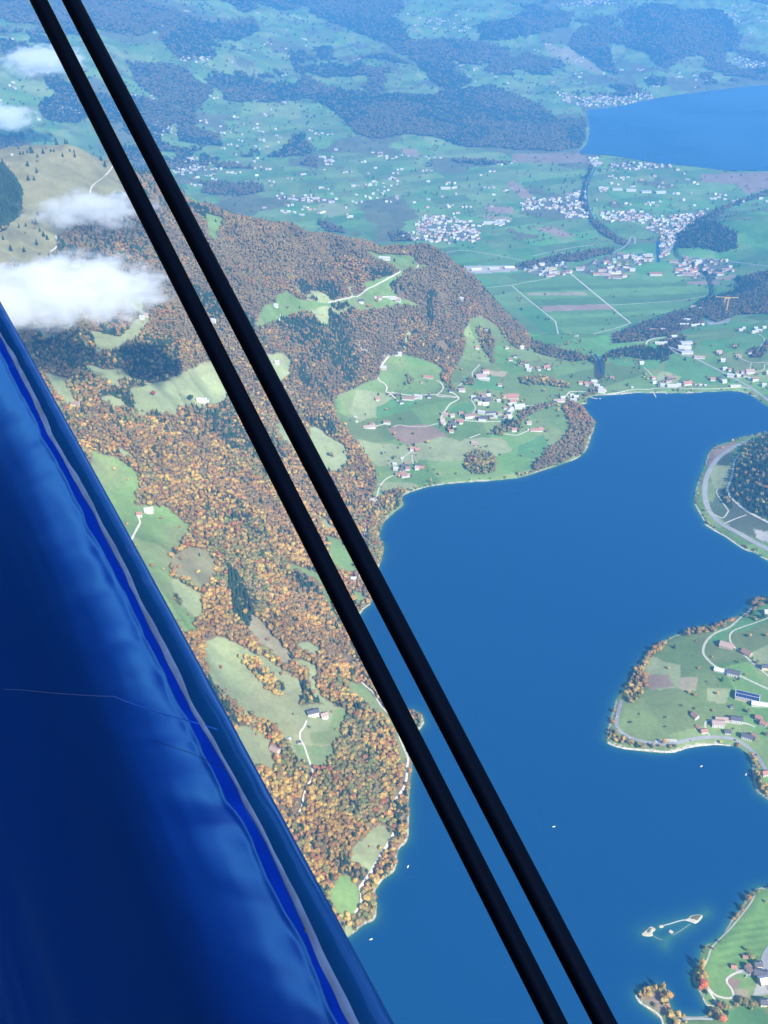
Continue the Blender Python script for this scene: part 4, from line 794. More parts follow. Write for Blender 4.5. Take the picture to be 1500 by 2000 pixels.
# long pale works halls by the river and a timber yard at the foot of the ridge
for (px_, py_, ty, wl, rf, rz, lab) in [(1178,369,'i','w','w',0.0,'leftmost white works hall in the long row by the river'),(1205,371,'i','w','g',0.0,'second white works hall in the long row by the river'),(1232,373,'i','w','w',0.0,'third white works hall in the long row by the river'),(1262,376,'i','w','g',0.05,'fourth white works hall in the long row by the river'),(1290,377,'i','w','w',0.1,'rightmost white works hall in the long row by the river'),
        (955,437,'i','w','w',0.0,'white hall right of the middle village'),(975,438,'i','w','g',0.1,'grey-roofed hall right of the middle village'),(870,369,'i','w','w',0.0,'long white hall alone on the far plain'),
        (930,528,'l','p','w',0.15,'pale hall in the timber yard, left end'),(965,526,'l','p','g',0.1,'pale hall in the middle of the timber yard'),(995,524,'l','p','w',0.05,'pale hall in the timber yard, right end'),(1200,534,'i','c','w',0.1,'cream works hall in the village between fields and river'),(1280,537,'i','w','r',0.0,'red-roofed hall at the top edge of the fields'),(1345,537,'i','p','p',-0.3,'pink-roofed hall in the quarter right of the canal')]:
    xs, ys, zs = hit(px_, py_); house(float(xs[0]), float(ys[0]), ty, wl, rf, rz, lab, None, False, 1.25)
HP = np.array(HPTS)
# ------------------------------------------------------------------ trees
def ico(sub):
    bm = bmesh.new(); bmesh.ops.create_icosphere(bm, subdivisions=sub, radius=1.0)
    v = np.array([q.co[:] for q in bm.verts]); f = np.array([[a.index for a in p.verts] for p in bm.faces]); bm.free(); return v, f
M_X = None
def crown_broad(seed, leaves=110, sub=2, sx=1.0, sz=1.15, h0=0.62):
    """unit crown: diameter about 1, standing on a trunk, bottom near z 0.25"""
    rs = np.random.RandomState(seed); v, f = ico(sub)
    dirs = rs.normal(size=(7, 3)); dirs /= np.linalg.norm(dirs, axis=1)[:, None]; dirs[:, 2] = np.abs(dirs[:, 2]) * 0.9 - 0.1
    lob = np.max(v @ dirs.T, axis=1)
    r = 0.24 + 0.25 * np.clip(lob, 0, 1) ** 4 + rs.uniform(-0.055, 0.055, len(v))
    V = v * r[:, None] * np.array([sx, sx, sz]); V[:, 2] += h0
    Fs = [tuple(x) for x in f]; V = list(map(tuple, V))
    for k in range(leaves):
        d = rs.normal(size=3); d[2] = abs(d[2]) * 0.9 - 0.25; d /= np.linalg.norm(d)
        lob = max(0, (dirs @ d).max()); R0 = 0.27 + 0.27 * lob ** 4 + rs.uniform(-0.04, 0.07)
        c = d * R0 * np.array([sx, sx, sz]) + np.array([0, 0, h0]); a = rs.normal(size=3); a /= np.linalg.norm(a); b = np.cross(d, a); b /= np.linalg.norm(b) + 1e-9
        s = rs.uniform(0.05, 0.10); n0 = len(V)
        V += [tuple(c + a * s), tuple(c + b * s * 0.9), tuple(c - a * s * 0.8)]; Fs.append((n0, n0 + 1, n0 + 2))
    return V, Fs
def crown_conifer(seed, tiers=6, w=0.30):
    rs = np.random.RandomState(seed); V, Fs = [], []
    for t in range(tiers):
        z = 0.10 + 0.80 * t / tiers; r = w * (1 - t / (tiers + 0.4)) + 0.02; n = 11; b = len(V)
        V.append((0, 0, z + 0.30 * (1 - 0.4 * t / tiers)))
        for k in range(n):
            a = 2 * math.pi * (k + rs.uniform(-0.2, 0.2)) / n; rr = r * (1.0 if k % 2 else 0.62) * rs.uniform(0.85, 1.15)
            V.append((rr * math.cos(a), rr * math.sin(a), z + rs.uniform(-0.03, 0.02)))
        for k in range(n): Fs.append((b, b + 1 + k, b + 1 + (k + 1) % n))
    return V, Fs
def trunk_mesh(h, r, conifer=False):
    V, Fs = [], []
    def limb(p0, p1, r0, r1, n=5):
        p0 = Vector(p0); p1 = Vector(p1); d = (p1 - p0).normalized(); a = d.orthogonal().normalized(); b = d.cross(a); s = len(V)
        for p, q in ((p0, r0), (p1, r1)):
            for k in range(n): V.append(tuple(p + (a * math.cos(k * 2 * math.pi / n) + b * math.sin(k * 2 * math.pi / n)) * q))
        for k in range(n): Fs.append((s + k, s + (k + 1) % n, s + n + (k + 1) % n, s + n + k))
    limb((0, 0, -0.06), (0, 0, h), r, r * 0.5)
    if not conifer:
        for a in (0.3, 1.9, 3.4, 5.0): limb((0, 0, h * 0.75), (0.22 * math.cos(a), 0.22 * math.sin(a), h * 1.35), r * 0.45, r * 0.15, 4)
    return V, Fs
def mk(name, VF, m):
    me = bpy.data.meshes.new(name); me.from_pydata(VF[0], [], VF[1]); me.materials.append(m); return me
CR = [mk('crown', crown_broad(1), M_TREE), mk('crown', crown_broad(2, sz=1.35), M_TREE), mk('crown', crown_broad(3, sx=1.12, sz=0.95, h0=0.55), M_TREE),
      mk('crown', crown_conifer(4), M_TREE), mk('crown', crown_conifer(5, 7, 0.24), M_TREE), mk('crown', crown_broad(6, 80, 2, 0.42, 1.5, 0.62), M_TREE), mk('crown', crown_broad(7, 50, 2, 1.25, 0.75, 0.40), M_TREE)]
TRK = [mk('trunk', trunk_mesh(0.5, 0.03), M_TRUNK), mk('trunk', trunk_mesh(0.6, 0.02, True), M_TRUNK)]
# instanced kinds (crown + trunk in one), held in a collection outside the scene
KC = bpy.data.collections.new('tree_kinds')
for k, c in enumerate(CR):
    bm = bmesh.new(); bm.from_mesh(c); n0 = len(bm.faces)
    if k != 6: bm.from_mesh(TRK[1 if k in (3, 4) else 0])
    me = bpy.data.meshes.new('kind'); bm.to_mesh(me); bm.free(); me.materials.append(M_TREE); me.materials.append(M_TRUNK)
    mi = np.zeros(len(me.polygons), dtype=np.int32); mi[n0:] = 1; me.polygons.foreach_set('material_index', mi)
    o = bpy.data.objects.new('kind_%d' % k, me); KC.objects.link(o)

def scatter_object(name, label, X, Y, Z, kind, scale, rot, tint, props):
    me = bpy.data.meshes.new(name); me.vertices.add(len(X)); me.vertices.foreach_set('co', np.stack([X, Y, Z], -1).astype(np.float32).ravel())
    for nm, ty, key, val in (('k', 'INT', 'value', kind.astype(np.int32)), ('rz', 'FLOAT', 'value', rot.astype(np.float32))):
        a = me.attributes.new(nm, ty, 'POINT'); a.data.foreach_set(key, val)
    rs = np.random.RandomState(len(X)); s3 = scale[:, None] * rs.uniform(0.82, 1.2, (len(X), 3)); a = me.attributes.new('sc', 'FLOAT_VECTOR', 'POINT'); a.data.foreach_set('vector', s3.astype(np.float32).ravel())
    a = me.attributes.new('tint', 'FLOAT_COLOR', 'POINT'); a.data.foreach_set('color', np.concatenate([tint, np.ones((len(X), 1))], 1).astype(np.float32).ravel())
    o = link(name, me, kind='stuff', label=label)
    g = bpy.data.node_groups.new(name, 'GeometryNodeTree')
    g.interface.new_socket('Geometry', in_out='INPUT', socket_type='NodeSocketGeometry'); g.interface.new_socket('Geometry', in_out='OUTPUT', socket_type='NodeSocketGeometry')
    N = g.nodes; L = g.links; gi = N.new('NodeGroupInput'); go = N.new('NodeGroupOutput'); ip = N.new('GeometryNodeInstanceOnPoints'); ci_ = N.new('GeometryNodeCollectionInfo')
    ci_.inputs['Collection'].default_value = KC; ci_.inputs['Separate Children'].default_value = True; ci_.inputs['Reset Children'].default_value = True
    def na(nm, dt):
        q = N.new('GeometryNodeInputNamedAttribute'); q.data_type = dt; q.inputs['Name'].default_value = nm; return q.outputs['Attribute']
    L.new(gi.outputs[0], ip.inputs['Points']); L.new(ci_.outputs[0], ip.inputs['Instance']); ip.inputs['Pick Instance'].default_value = True
    L.new(na('k', 'INT'), ip.inputs['Instance Index']); L.new(na('sc', 'FLOAT_VECTOR'), ip.inputs['Scale'])
    cx = N.new('ShaderNodeCombineXYZ'); L.new(na('rz', 'FLOAT'), cx.inputs['Z']); L.new(cx.outputs[0], ip.inputs['Rotation'])
    L.new(ip.outputs[0], go.inputs[0])
    md = o.modifiers.new('instances', 'NODES'); md.node_group = g
    return o

def cellidx(x, y):
    r = np.clip(np.rint(np.interp(y, YR, np.arange(len(YR)))), 0, len(YR) - 1).astype(int)
    u = x / (y * CP + H * SP); c = np.clip(np.rint((u - U[0]) / (U[1] - U[0])), 0, NU - 1).astype(int)
    return r, c
def clear_of(x, y, pts, extra):
    """True where (x, y) keeps away from every (px, py, r)"""
    ok = np.ones(x.shape, bool)
    cs = 25.0; H_ = {}
    for (a, b, r) in pts: H_.setdefault((int(a // cs), int(b // cs)), []).append((a, b, r + extra))
    kx = (x // cs).astype(int); ky = (y // cs).astype(int)
    keys = {}
    for i, k in enumerate(zip(kx, ky)): keys.setdefault(k, []).append(i)
    for (a, b), lst in keys.items():
        near = [p for dx in (-1, 0, 1) for dy in (-1, 0, 1) for p in H_.get((a + dx, b + dy), ())]
        if not near: continue
        N_ = np.array(near); I = np.array(lst)
        d2 = (x[I, None] - N_[None, :, 0]) ** 2 + (y[I, None] - N_[None, :, 1]) ** 2
        ok[I] = ~(d2 < N_[None, :, 2] ** 2).any(1)
    return ok
PAL = {'brown': (0.15, 0.105, 0.048), 'grey-brown': (0.125, 0.100, 0.050), 'rust': (0.20, 0.105, 0.038), 'orange': (0.29, 0.158, 0.042), 'golden': (0.36, 0.24, 0.06), 'red': (0.22, 0.075, 0.033), 'olive': (0.15, 0.135, 0.045), 'green': (0.085, 0.11, 0.038), 'dark green': (0.024, 0.044, 0.024), 'ochre': (0.23, 0.165, 0.06)}
PN = list(PAL); PA = np.array([PAL[k] for k in PN])
MIX = {  # weights over PN
 'upper': [.34, .30, .14, .03, .01, .01, .07, .03, 0, .07], 'lower': [.14, .05, .10, .13, .13, .04, .15, .08, 0, .18],
 'rust': [.34, .2, .28, .06, .01, .05, .02, 0, 0, .04], 'olive': [.22, .12, .05, .06, .06, .01, .28, .12, 0, .08], 'brown': [.42, .25, .1, .05, .02, .02, .08, .02, 0, .04],
 'gold': [.08, .08, .06, .18, .26, .03, .12, .03, 0, .16], 'orange': [.1, .05, .2, .4, .1, .05, .05, 0, 0, .05], 'knoll': [.25, .25, .02, .02, .01, 0, .15, .2, 0, .10], 'far': [.46, .36, .03, 0, 0, 0, .1, .06, 0, 0]}
for k in MIX: MIX[k] = np.cumsum(np.array(MIX[k]) / sum(MIX[k]))
def pick(mix, n): return np.searchsorted(mix, RS.rand(n) * 0.9999)

T = dict(x=[], y=[], c=[], con=[], s=[], reg=[])
def add_trees(x, y, mixname, pcon, smin, smax, reg):
    n = len(x)
    if not n: return
    clump = (0.55 * fbm(x, y, 34, 2, 91) + 0.75 * fbm(x, y, 150, 2, 93) + 1) / 2
    r_ = np.clip(RS.rand(n) * 0.34 + np.clip((clump - 0.25) * 2.0, 0, 1) * 0.66, 0, 0.9999)     # neighbours tend to turn colour together
    c = np.searchsorted(MIX[mixname], r_) if isinstance(mixname, str) else mixname
    con = RS.rand(n) < pcon; c = np.where(con, PN.index('dark green'), c)
    T['x'].append(x); T['y'].append(y); T['c'].append(c); T['con'].append(con); T['s'].append(smin * 0.9 + (smax * 1.12 - smin * 0.9) * RS.rand(n) ** 1.3); T['reg'].append(np.full(n, reg))
# the mountain forest
sp = 6.7
gx, gy = np.meshgrid(np.arange(-1500, 700, sp), np.arange(700, 3950, sp))
gx = (gx + RS.uniform(-0.45, 0.45, gx.shape) * sp).ravel(); gy = (gy + RS.uniform(-0.45, 0.45, gy.shape) * sp).ravel()
r_, c_ = cellidx(gx, gy); m = WOODM[r_, c_] & (D1[r_, c_] > 2)
gx, gy = gx[m], gy[m]; gz = ground(gx, gy); tpx, tpy, _ = project(gx, gy, gz)
m = (tpx > -160) & (tpx < 1300) & (tpy < 2120); gx, gy, tpx, tpy = gx[m], gy[m], tpx[m], tpy[m]
m = (fbm(gx, gy, 70, 3, 62) < 0.62) & clear_of(gx, gy, RP, 3.0) & clear_of(gx, gy, HP, 3.5); gx, gy, tpx, tpy = gx[m], gy[m], tpx[m], tpy[m]
pc = 0.07 + 0.8 * np.clip((fbm(gx, gy, 150, 3, 71) - 0.22) * 3.5, 0, 1)
for poly, p in CONIFERZ: pc = np.where(inpoly(tpx, tpy, poly), np.maximum(pc, p), pc)
low = RS.rand(len(gx)) < np.clip((tpy - 640) / 380, 0, 1)
for q, nm in ((low, 'lower'), (~low, 'upper')): add_trees(gx[q], gy[q], nm, pc[q], 8.0, 13.0 if nm == 'lower' else 11.5, 0)
# single firs and bushes on the alpine pasture and the meadows
sp = 26
gx, gy = np.meshgrid(np.arange(-1500, 900, sp), np.arange(700, 3950, sp)); gx = (gx + RS.uniform(-.5, .5, gx.shape) * sp).ravel(); gy = (gy + RS.uniform(-.5, .5, gy.shape) * sp).ravel()
r_, c_ = cellidx(gx, gy); m = ~WOODM[r_, c_] & (D1[r_, c_] > 4) & (RS.rand(len(gx)) < 0.09 + 0.35 * (fbm(gx, gy, 110, 2, 12) > 0.33)) & clear_of(gx, gy, RP, 3) & clear_of(gx, gy, HP, 3)
gx, gy = gx[m], gy[m]; al = gy > 2700
q = al & (gx < -600) & (RS.rand(len(gx)) < 0.35); add_trees(gx[q], gy[q], 'olive', np.full(q.sum(), 0.85), 7, 13, 1)
q = ~(al & (gx < -600)); add_trees(gx[q], gy[q], 'lower', np.full(q.sum(), 0.15), 5, 10, 1)
# near woods traced one by one
NW_LABEL = []
for wi, (poly, kind) in enumerate(NEARWOODS):
    xs, ys, zs = hit([p[0] for p in poly], [p[1] for p in poly]); wp = list(zip(xs, ys))
    sp = 8.0
    gx, gy = np.meshgrid(np.arange(xs.min() - 5, xs.max() + 5, sp), np.arange(ys.min() - 5, ys.max() + 5, sp)); gx = (gx + RS.uniform(-.45, .45, gx.shape) * sp).ravel(); gy = (gy + RS.uniform(-.45, .45, gy.shape) * sp).ravel()
    m = inpoly(gx, gy, wp); gx, gy = gx[m], gy[m]
    r_, c_ = cellidx(gx, gy); m = (D1[r_, c_] > 1.0) & clear_of(gx, gy, RP, 2.0) & clear_of(gx, gy, HP, 2.0); gx, gy = gx[m], gy[m]
    pcn = {'conifer': 0.95, 'knoll': 0.72, 'olive': 0.12, 'gold': 0.03, 'orange': 0.0, 'brown': 0.1, 'rust': 0.03}[kind]
    add_trees(gx, gy, kind if kind in MIX else 'brown', np.full(len(gx), pcn), 7.5 if ys.mean() < 1500 else 8.0, 11.5 if ys.mean() < 1500 else 13, 10 + wi)
# garden and hedgerow trees over the terrace, the isthmus and the headlands
sp = 17
gx, gy = np.meshgrid(np.arange(-200, 1900, sp), np.arange(820, 3800, sp)); gx = (gx + RS.uniform(-.5, .5, gx.shape) * sp).ravel(); gy = (gy + RS.uniform(-.5, .5, gy.shape) * sp).ravel()
r_, c_ = cellidx(gx, gy)
hn = np.abs(fbm(gx, gy, 230, 2, 37)) < 0.016
hs = ~clear_of(gx, gy, HP, 17)
pr = 0.012 + 0.6 * hn + 0.5 * hs
m = ~MTN[r_, c_] & ~WOODF[r_, c_] & (D1[r_, c_] > 3) & (D1[r_, c_] < 2500) & (RS.rand(len(gx)) < pr * np.where(gy < 2300, 0.25, 1)) & clear_of(gx, gy, RP, 2.5) & clear_of(gx, gy, HP, 1.5)
m2 = MTN[r_, c_] & ~WOODM[r_, c_] & hs & (RS.rand(len(gx)) < 0.3) & (D1[r_, c_] > 3) & clear_of(gx, gy, RP, 2.5) & clear_of(gx, gy, HP, 1.5) & (gx > -150) & (gy > 2300)
m |= m2
add_trees(gx[m], gy[m], 'olive', np.full(m.sum(), 0.22), 5, 9.5, 2)
# thin fringe along the shore
seg = np.array(L1W); k = RS.randint(0, len(seg) - 1, 2600); t = RS.rand(2600)
fx = seg[k, 0] * (1 - t) + seg[k + 1, 0] * t + RS.normal(size=2600) * 5; fy = seg[k, 1] * (1 - t) + seg[k + 1, 1] * t + RS.normal(size=2600) * 5
r_, c_ = cellidx(fx, fy); m = (D1[r_, c_] > 2.5) & (D1[r_, c_] < 14) & (RS.rand(2600) < 0.55) & clear_of(fx, fy, RP, 2.5) & clear_of(fx, fy, HP, 3)
p_, q_, _ = project(fx, fy, np.zeros(2600)); m &= ~((p_ > 1240) & (p_ < 1500) & (q_ > 1440) & (q_ < 1475)) & ~((p_ > 1370) & (q_ > 1945) & (p_ < 1400))
add_trees(fx[m], fy[m], 'olive', np.full(m.sum(), 0.03), 4.5, 8, 3)
for k_ in T: T[k_] = np.concatenate(T[k_])
T['z'] = ground(T['x'], T['y']) - 0.3
alp = (T['x'] < -700) & (T['y'] > 2500) & T['con']; T['s'] = np.where(alp, T['s'] * 1.5, T['s'])
n = len(T['x']); kd = np.where(T['con'], RS.choice([3, 4], n), RS.choice([0, 1, 2, 0], n))
sc = np.where(T['con'], T['s'] * 1.55, T['s'])
dull = np.where(T['con'], 0.0, 0.26)[:, None]
tint = (PA[T['c']] * (1 - dull) + dull * np.array([0.165, 0.115, 0.045])) * RS.uniform(0.9, 1.12, (n, 1)) * RS.uniform(0.94, 1.06, (n, 3)) * np.where(T['con'], 1.2, 1.45)[:, None] * (1 + 0.28 * fbm(T['x'], T['y'], 75, 3, 301))[:, None]
tp, tq, td = project(T['x'], T['y'], T['z'] + 5)
# the 300 that show largest stand as trees of their own
wingx = np.interp(tq, [0, 590, 910, 1180, 1400, 1690, 1830, 2000], [-200, 0, 180, 330, 450, 600, 690, 770])
s1 = (tp > 75 + 0.503 * tq - 22) & (tp < 75 + 0.503 * tq + 34); s2 = (tp > 139 + 0.522 * tq - 22) & (tp < 139 + 0.522 * tq + 34)
vis = (tp > wingx + 6) & (tp < 1496) & (tq < 1996) & ~s1 & ~s2
size = np.where(vis, T['s'] / td, 0); order = np.argsort(-size); NIND = 262
ind = order[:NIND]; rest = np.ones(n, bool); rest[ind] = False
REGN = {0: 'in the steep autumn wood above the left shore', 1: 'standing on open meadow below the autumn wood', 2: 'in a garden or hedge on the right-hand shore', 3: 'on the waterline fringe of the lake'}
NWN = ['on the rusty promontory', 'in the round grove', 'in the ravine wood', 'in the ravine wood', 'in the ravine wood', 'by the terrace farms', 'by the terrace farms', 'in the garden wood', 'in the garden wood', 'in the hedge', 'in the isthmus copse', 'on the steep western shore', 'on the promontory shore', 'on the wooded knoll', 'on the wooded knoll',
       'in the golden clump on the headland shore', 'in the brown belt along the headland', 'between headland road and stone shore', 'at the tip of the headland', 'on the bank below the headland road', 'on the bank below the headland road', 'beside the footpath at the bottom meadow', 'on the point beside the inlet', 'on the wooded spit', 'along the causeway', 'behind the small inlet', 'between the pale shore road and the water', 'on the tiny promontory right of the strut', 'on the terrace', 'by the far shore']
LM = [(610,1395,'round the slate-roofed lower farm'),(690,1750,'round the lowest lakeside meadow'),(735,1655,'round the striped lakeside meadow'),(620,1480,'edging the bright green meadow patch'),(790,1470,'by the pale lakeside road bend'),(600,1575,'along the pale winding drive'),(536,1470,'by the pinkish wood-edge barn'),
      (700,1560,'in the middle of the lower slope'),(650,1650,'low on the slope beside the blue fuselage'),(740,1500,'on the steep brow above the lakeside road'),(680,1440,'right of the lower farm'),(780,1580,'on the bank just above the left waterline'),(560,1540,'beside the fuselage below the farm'),(700,1360,'under the left strut by the small meadow'),(640,1340,'above the lower farm'),(700,1480,'in the dense wood between farm and lake'),(640,1570,'right of the winding drive'),(720,1600,'just above the striped meadow')]
for i in ind:
    con = bool(T['con'][i]); cn = PN[T['c'][i]]; rg = int(T['reg'][i]); where = NWN[rg - 10] if rg >= 10 else REGN[rg]
    if rg in (0, 1): where = min(LM, key=lambda q: (q[0] - tp[i]) ** 2 + (q[1] - tq[i]) ** 2)[2]
    szw = 'large ' if T['s'][i] > 11.6 else 'small ' if T['s'][i] < 9.4 else 'middling '
    nm = 'fir_tree' if con else 'broadleaf_tree'
    t = thing(nm, szw + ('dark green fir tree ' if con else f'{cn} broadleaf tree ') + where, 'tree', (float(T['x'][i]), float(T['y'][i]), float(T['z'][i])), float(RS.uniform(0, 6.28)), 'trees ' + where, float(sc[i]))
    c = link('crown', CR[kd[i]], t); c['tint'] = [float(q) for q in tint[i]]
    link('trunk', TRK[1 if con else 0], t)
# distinctive trees
def special(name, label, px, py, kind, s, col, zs=1.0):
    xs, ys, zz = hit(px, py); t = thing(name, label, 'tree', (float(xs[0]), float(ys[0]), float(zz[0]) - 0.3), 0.7, None, s); t.scale = (s, s, s * zs)
    c = link('crown', CR[kind], t); c['tint'] = list(col); link('trunk', TRK[0], t)
for a in [('poplar_tree', 'tall golden poplar on the point beside the inlet', 1370, 1891, 5, 20, (0.55, 0.36, 0.05)), ('poplar_tree', 'second, shorter golden poplar in front of the tall one', 1369, 1899, 5, 17, (0.46, 0.27, 0.05)),
          ('broadleaf_tree', 'big orange-red tree on the point beside the inlet', 1372, 1927, 2, 17, (0.52, 0.13, 0.05)), ('broadleaf_tree', 'orange-red tree below the point by the spit', 1367, 1934, 0, 11, (0.48, 0.13, 0.05)),
          ('poplar_tree', 'tallest golden poplar on the wooded spit', 1293, 1936, 5, 19, (0.36, 0.22, 0.06)), ('poplar_tree', 'slim golden poplar at the middle of the spit', 1279, 1936, 5, 14, (0.52, 0.30, 0.06)), ('poplar_tree', 'small golden poplar left on the spit', 1268, 1935, 5, 10, (0.42, 0.26, 0.06)), ('poplar_tree', 'short golden poplar at the left tip of the spit', 1257, 1938, 5, 11, (0.42, 0.28, 0.06)), ('poplar_tree', 'bushy golden poplar at the right end of the spit', 1304, 1950, 1, 16, (0.46, 0.26, 0.06)),
          ('broadleaf_tree', 'orange tree at the bottom edge by the causeway', 1408, 1996, 1, 17, (0.50, 0.17, 0.06)), ('broadleaf_tree', 'single bright orange tree beside the headland lay-by', 1296, 1453, 1, 13, (0.50, 0.26, 0.05)), ('broadleaf_tree', 'single yellow tree on the stone shore of the headland', 1407, 1452, 0, 8, (0.55, 0.40, 0.08)),
          ('broadleaf_tree', 'round rust-red tree at the edge of the brown pasture patch', 368, 1070, 0, 15, (0.30, 0.09, 0.035)), ('broadleaf_tree', 'single orange tree by the farm in the ridge clearing', 719, 601, 0, 12, (0.5, 0.16, 0.05)), ('broadleaf_tree', 'red tree alone on the pasture under the cloud shadow', 300, 773, 0, 14, (0.28, 0.06, 0.03)),
          ('fir_tree', 'round dark fir beside the half-hidden pasture farm', 372, 782, 2, 18, (0.03, 0.06, 0.03)), ('broadleaf_tree', 'bright yellow tree on the shore of the terrace', 1068 - 227, 944, 5, 15, (0.5, 0.36, 0.08)), ('broadleaf_tree', 'large dark tree at the top edge of the headland meadow', 1490, 1208, 2, 14, (0.03, 0.06, 0.03)),
          ('bush', 'small dark round bush on the left of the headland meadow', 1231, 1412, 6, 7, (0.06, 0.09, 0.035)), ('bush', 'small dark bush in the middle of the headland meadow', 1299, 1402, 6, 6, (0.05, 0.08, 0.035)), ('bush', 'lower small dark bush in the headland meadow', 1299, 1420, 6, 5, (0.05, 0.08, 0.035)),
          ('fir_tree', 'lone fir on the crest of the alpine pasture', 85, 300, 3, 20, PAL['dark green']), ('fir_tree', 'lone fir on the upper left alpine pasture', 56, 352, 3, 20, PAL['dark green']), ('fir_tree', 'lone fir right of the crest of the alpine pasture', 123, 306, 3, 16, PAL['dark green']), ('fir_tree', 'lone small fir above the wood at the left edge', 18, 328, 3, 12, PAL['dark green']),
          ('fir_tree', 'small fir just right of the hut on the alpine crest', 46, 301, 3, 13, PAL['dark green']), ('fir_tree', 'fir beside the hut group on the crest', 40, 302, 3, 15, PAL['dark green']), ('fir_tree', 'leftmost fir of the crest row', 54, 299, 3, 14, PAL['dark green']), ('fir_tree', 'first fir of the short crest row left of the lone fir', 100, 296, 3, 13, PAL['dark green']), ('fir_tree', 'second fir of the short crest row', 106, 296, 3, 12, PAL['dark green']), ('fir_tree', 'fir at the right end of the crest row', 137, 296, 3, 12, PAL['dark green']), ('fir_tree', 'small fir near the right end of the crest', 145, 297, 3, 11, PAL['dark green']), ('fir_tree', 'fir below the veil on the pale alp slope', 86, 462, 3, 20, PAL['dark green']), ('fir_tree', 'fir left of the short pale alp path', 93, 468, 3, 18, PAL['dark green']), ('fir_tree', 'tall fir low on the pale alp slope', 22, 490, 3, 22, PAL['dark green']), ('fir_tree', 'shorter fir low on the pale alp slope', 48, 492, 3, 18, PAL['dark green']), ('fir_tree', 'small fir under the wood on the alp', 64, 436, 3, 13, PAL['dark green']), ('fir_tree', 'second small fir under the wood on the alp', 51, 442, 3, 13, PAL['dark green']), ('fir_tree', 'dark fir clump tree right of the wood on the alp', 75, 422, 3, 18, PAL['dark green']),
          ('broadleaf_tree', 'dark round tree against the left strut on the alp', 232, 388, 2, 26, (0.05, 0.06, 0.035))]: special(*a)
scatter_object('forest', 'autumn forest covering the near mountain and shores', T['x'][rest], T['y'][rest], T['z'][rest], kd[rest], sc[rest], RS.uniform(0, 6.28, rest.sum()), tint[rest], None)

# distant woods and single trees beyond the ridge
X_, Y_, S_, C_, K_ = [], [], [], [], []
y = 3250.0
while y < 15500:
    s = 9 + max(0, y - 3600) * 0.0023; wd = 0.44 * (y * CP + H * SP)
    x = np.arange(-wd, wd, s); x = x + RS.uniform(-.45, .45, len(x)) * s; yy_ = y + RS.uniform(-.45, .45, len(x)) * s
    X_.append(x); Y_.append(yy_); S_.append(np.full(len(x), s)); y += s
X_ = np.concatenate(X_); Y_ = np.concatenate(Y_); S_ = np.concatenate(S_); r_, c_ = cellidx(X_, Y_)
w1 = WOODF[r_, c_]
hn = np.abs(fbm(X_, Y_, 620, 2, 137)) < 0.012
w2 = ~MTN[r_, c_] & ~w1 & (Y_ > 3600) & (RS.rand(len(X_)) < 0.006 + 0.03 * (Y_ > 5200) + 0.4 * hn + 0.10 * (fbm(X_, Y_, 300, 3, 139) > 0.45))
tpx_, tpy_, _ = project(X_, Y_, GZ[r_, c_])
for w_, poly, n_h, sg in VILL:
    if n_h >= 26: w2 |= inpoly(tpx_, tpy_, poly) & (RS.rand(len(X_)) < 0.16) & (Y_ > 3600)
hil = np.clip((GZ[r_, c_] + 200) / 150, 0, 1); w2 &= RS.rand(len(X_)) < 0.45 + 0.55 * hil
m = (w1 | w2) & (D1[r_, c_] > 4) & (D2[r_, c_] > 8) & clear_of(X_, Y_, RP, 8) & clear_of(X_, Y_, HP, 5)
p_, q_, _ = project(X_, Y_, GZ[r_, c_]); m &= (p_ > -160) & (p_ < 1660) & (q_ > -60)
X_, Y_, S_, w1 = X_[m], Y_[m], S_[m], w1[m]; n = len(X_)
ci2 = np.searchsorted(MIX['far'], RS.rand(n) * 0.999); con = RS.rand(n) < (0.12 + 0.5 * (fbm(X_, Y_, 500, 2, 150) > 0.1)); ci2 = np.where(con, PN.index('dark green'), ci2)
tn = PA[ci2] * RS.uniform(0.85, 1.1, (n, 1)) * np.where(w1, 1.0, 1.5)[:, None]; kk = np.where(con & (S_ < 16), RS.choice([3, 4], n), RS.choice([0, 2, 6], n))
ss = S_ * RS.uniform(1.0, 1.4, n) * np.where((kk == 3) | (kk == 4), 1.7, 1.0) * np.where(w1, 1.0, 0.72)
scatter_object('distant_woods', 'blue-hazed woods and field trees beyond the ridge', X_, Y_, ground(X_, Y_) - 1.0, kk, ss, RS.uniform(0, 6.28, n), tn, None)
print('TREES', rest.sum(), n, 'houses', len(HPTS), 'far', len(FARH))
# ------------------------------------------------------------------ islet, shoal walls, boats, piers, crane, cars
def mound(name, label, pts, top, m, cat):
    P_ = smooth_poly([at_z(a, b, 0.0)[:2] for a, b in pts], 3); cx = sum(p[0] for p in P_) / len(P_); cy = sum(p[1] for p in P_) / len(P_); n = len(P_)
    v = []; f = []
    for q, (s, z) in enumerate(((1.12, -1.5), (1.0, 0.25), (0.8, top), (0.4, top * 1.15))):
        v += [((p[0] - cx) * s + RS.normal() * 0.12, (p[1] - cy) * s + RS.normal() * 0.12, z + RS.uniform(-0.1, 0.1)) for p in P_]
    v.append((0, 0, top * 1.1))
    for q in range(3): f += [(q * n + i, q * n + (i + 1) % n, (q + 1) * n + (i + 1) % n, (q + 1) * n + i) for i in range(n)]
    f += [(3 * n + i, 3 * n + (i + 1) % n, 4 * n) for i in range(n)]
    me = bpy.data.meshes.new(name); me.from_pydata(v, [], f); me.materials.append(m)
    o = link(name, me, label=label, category=cat); o.location = (cx, cy, 0); return o
M_ISL = mat('bright_gravel', (0.44, 0.40, 0.30), 0.9, 0.12, 0.4); M_DULL = mat('dry_scrub', (0.11, 0.11, 0.07), 0.9, 0.35, 0.3); M_WET = mat('wet_stone', (0.16, 0.19, 0.20), 0.6, 0.3, 0.2)
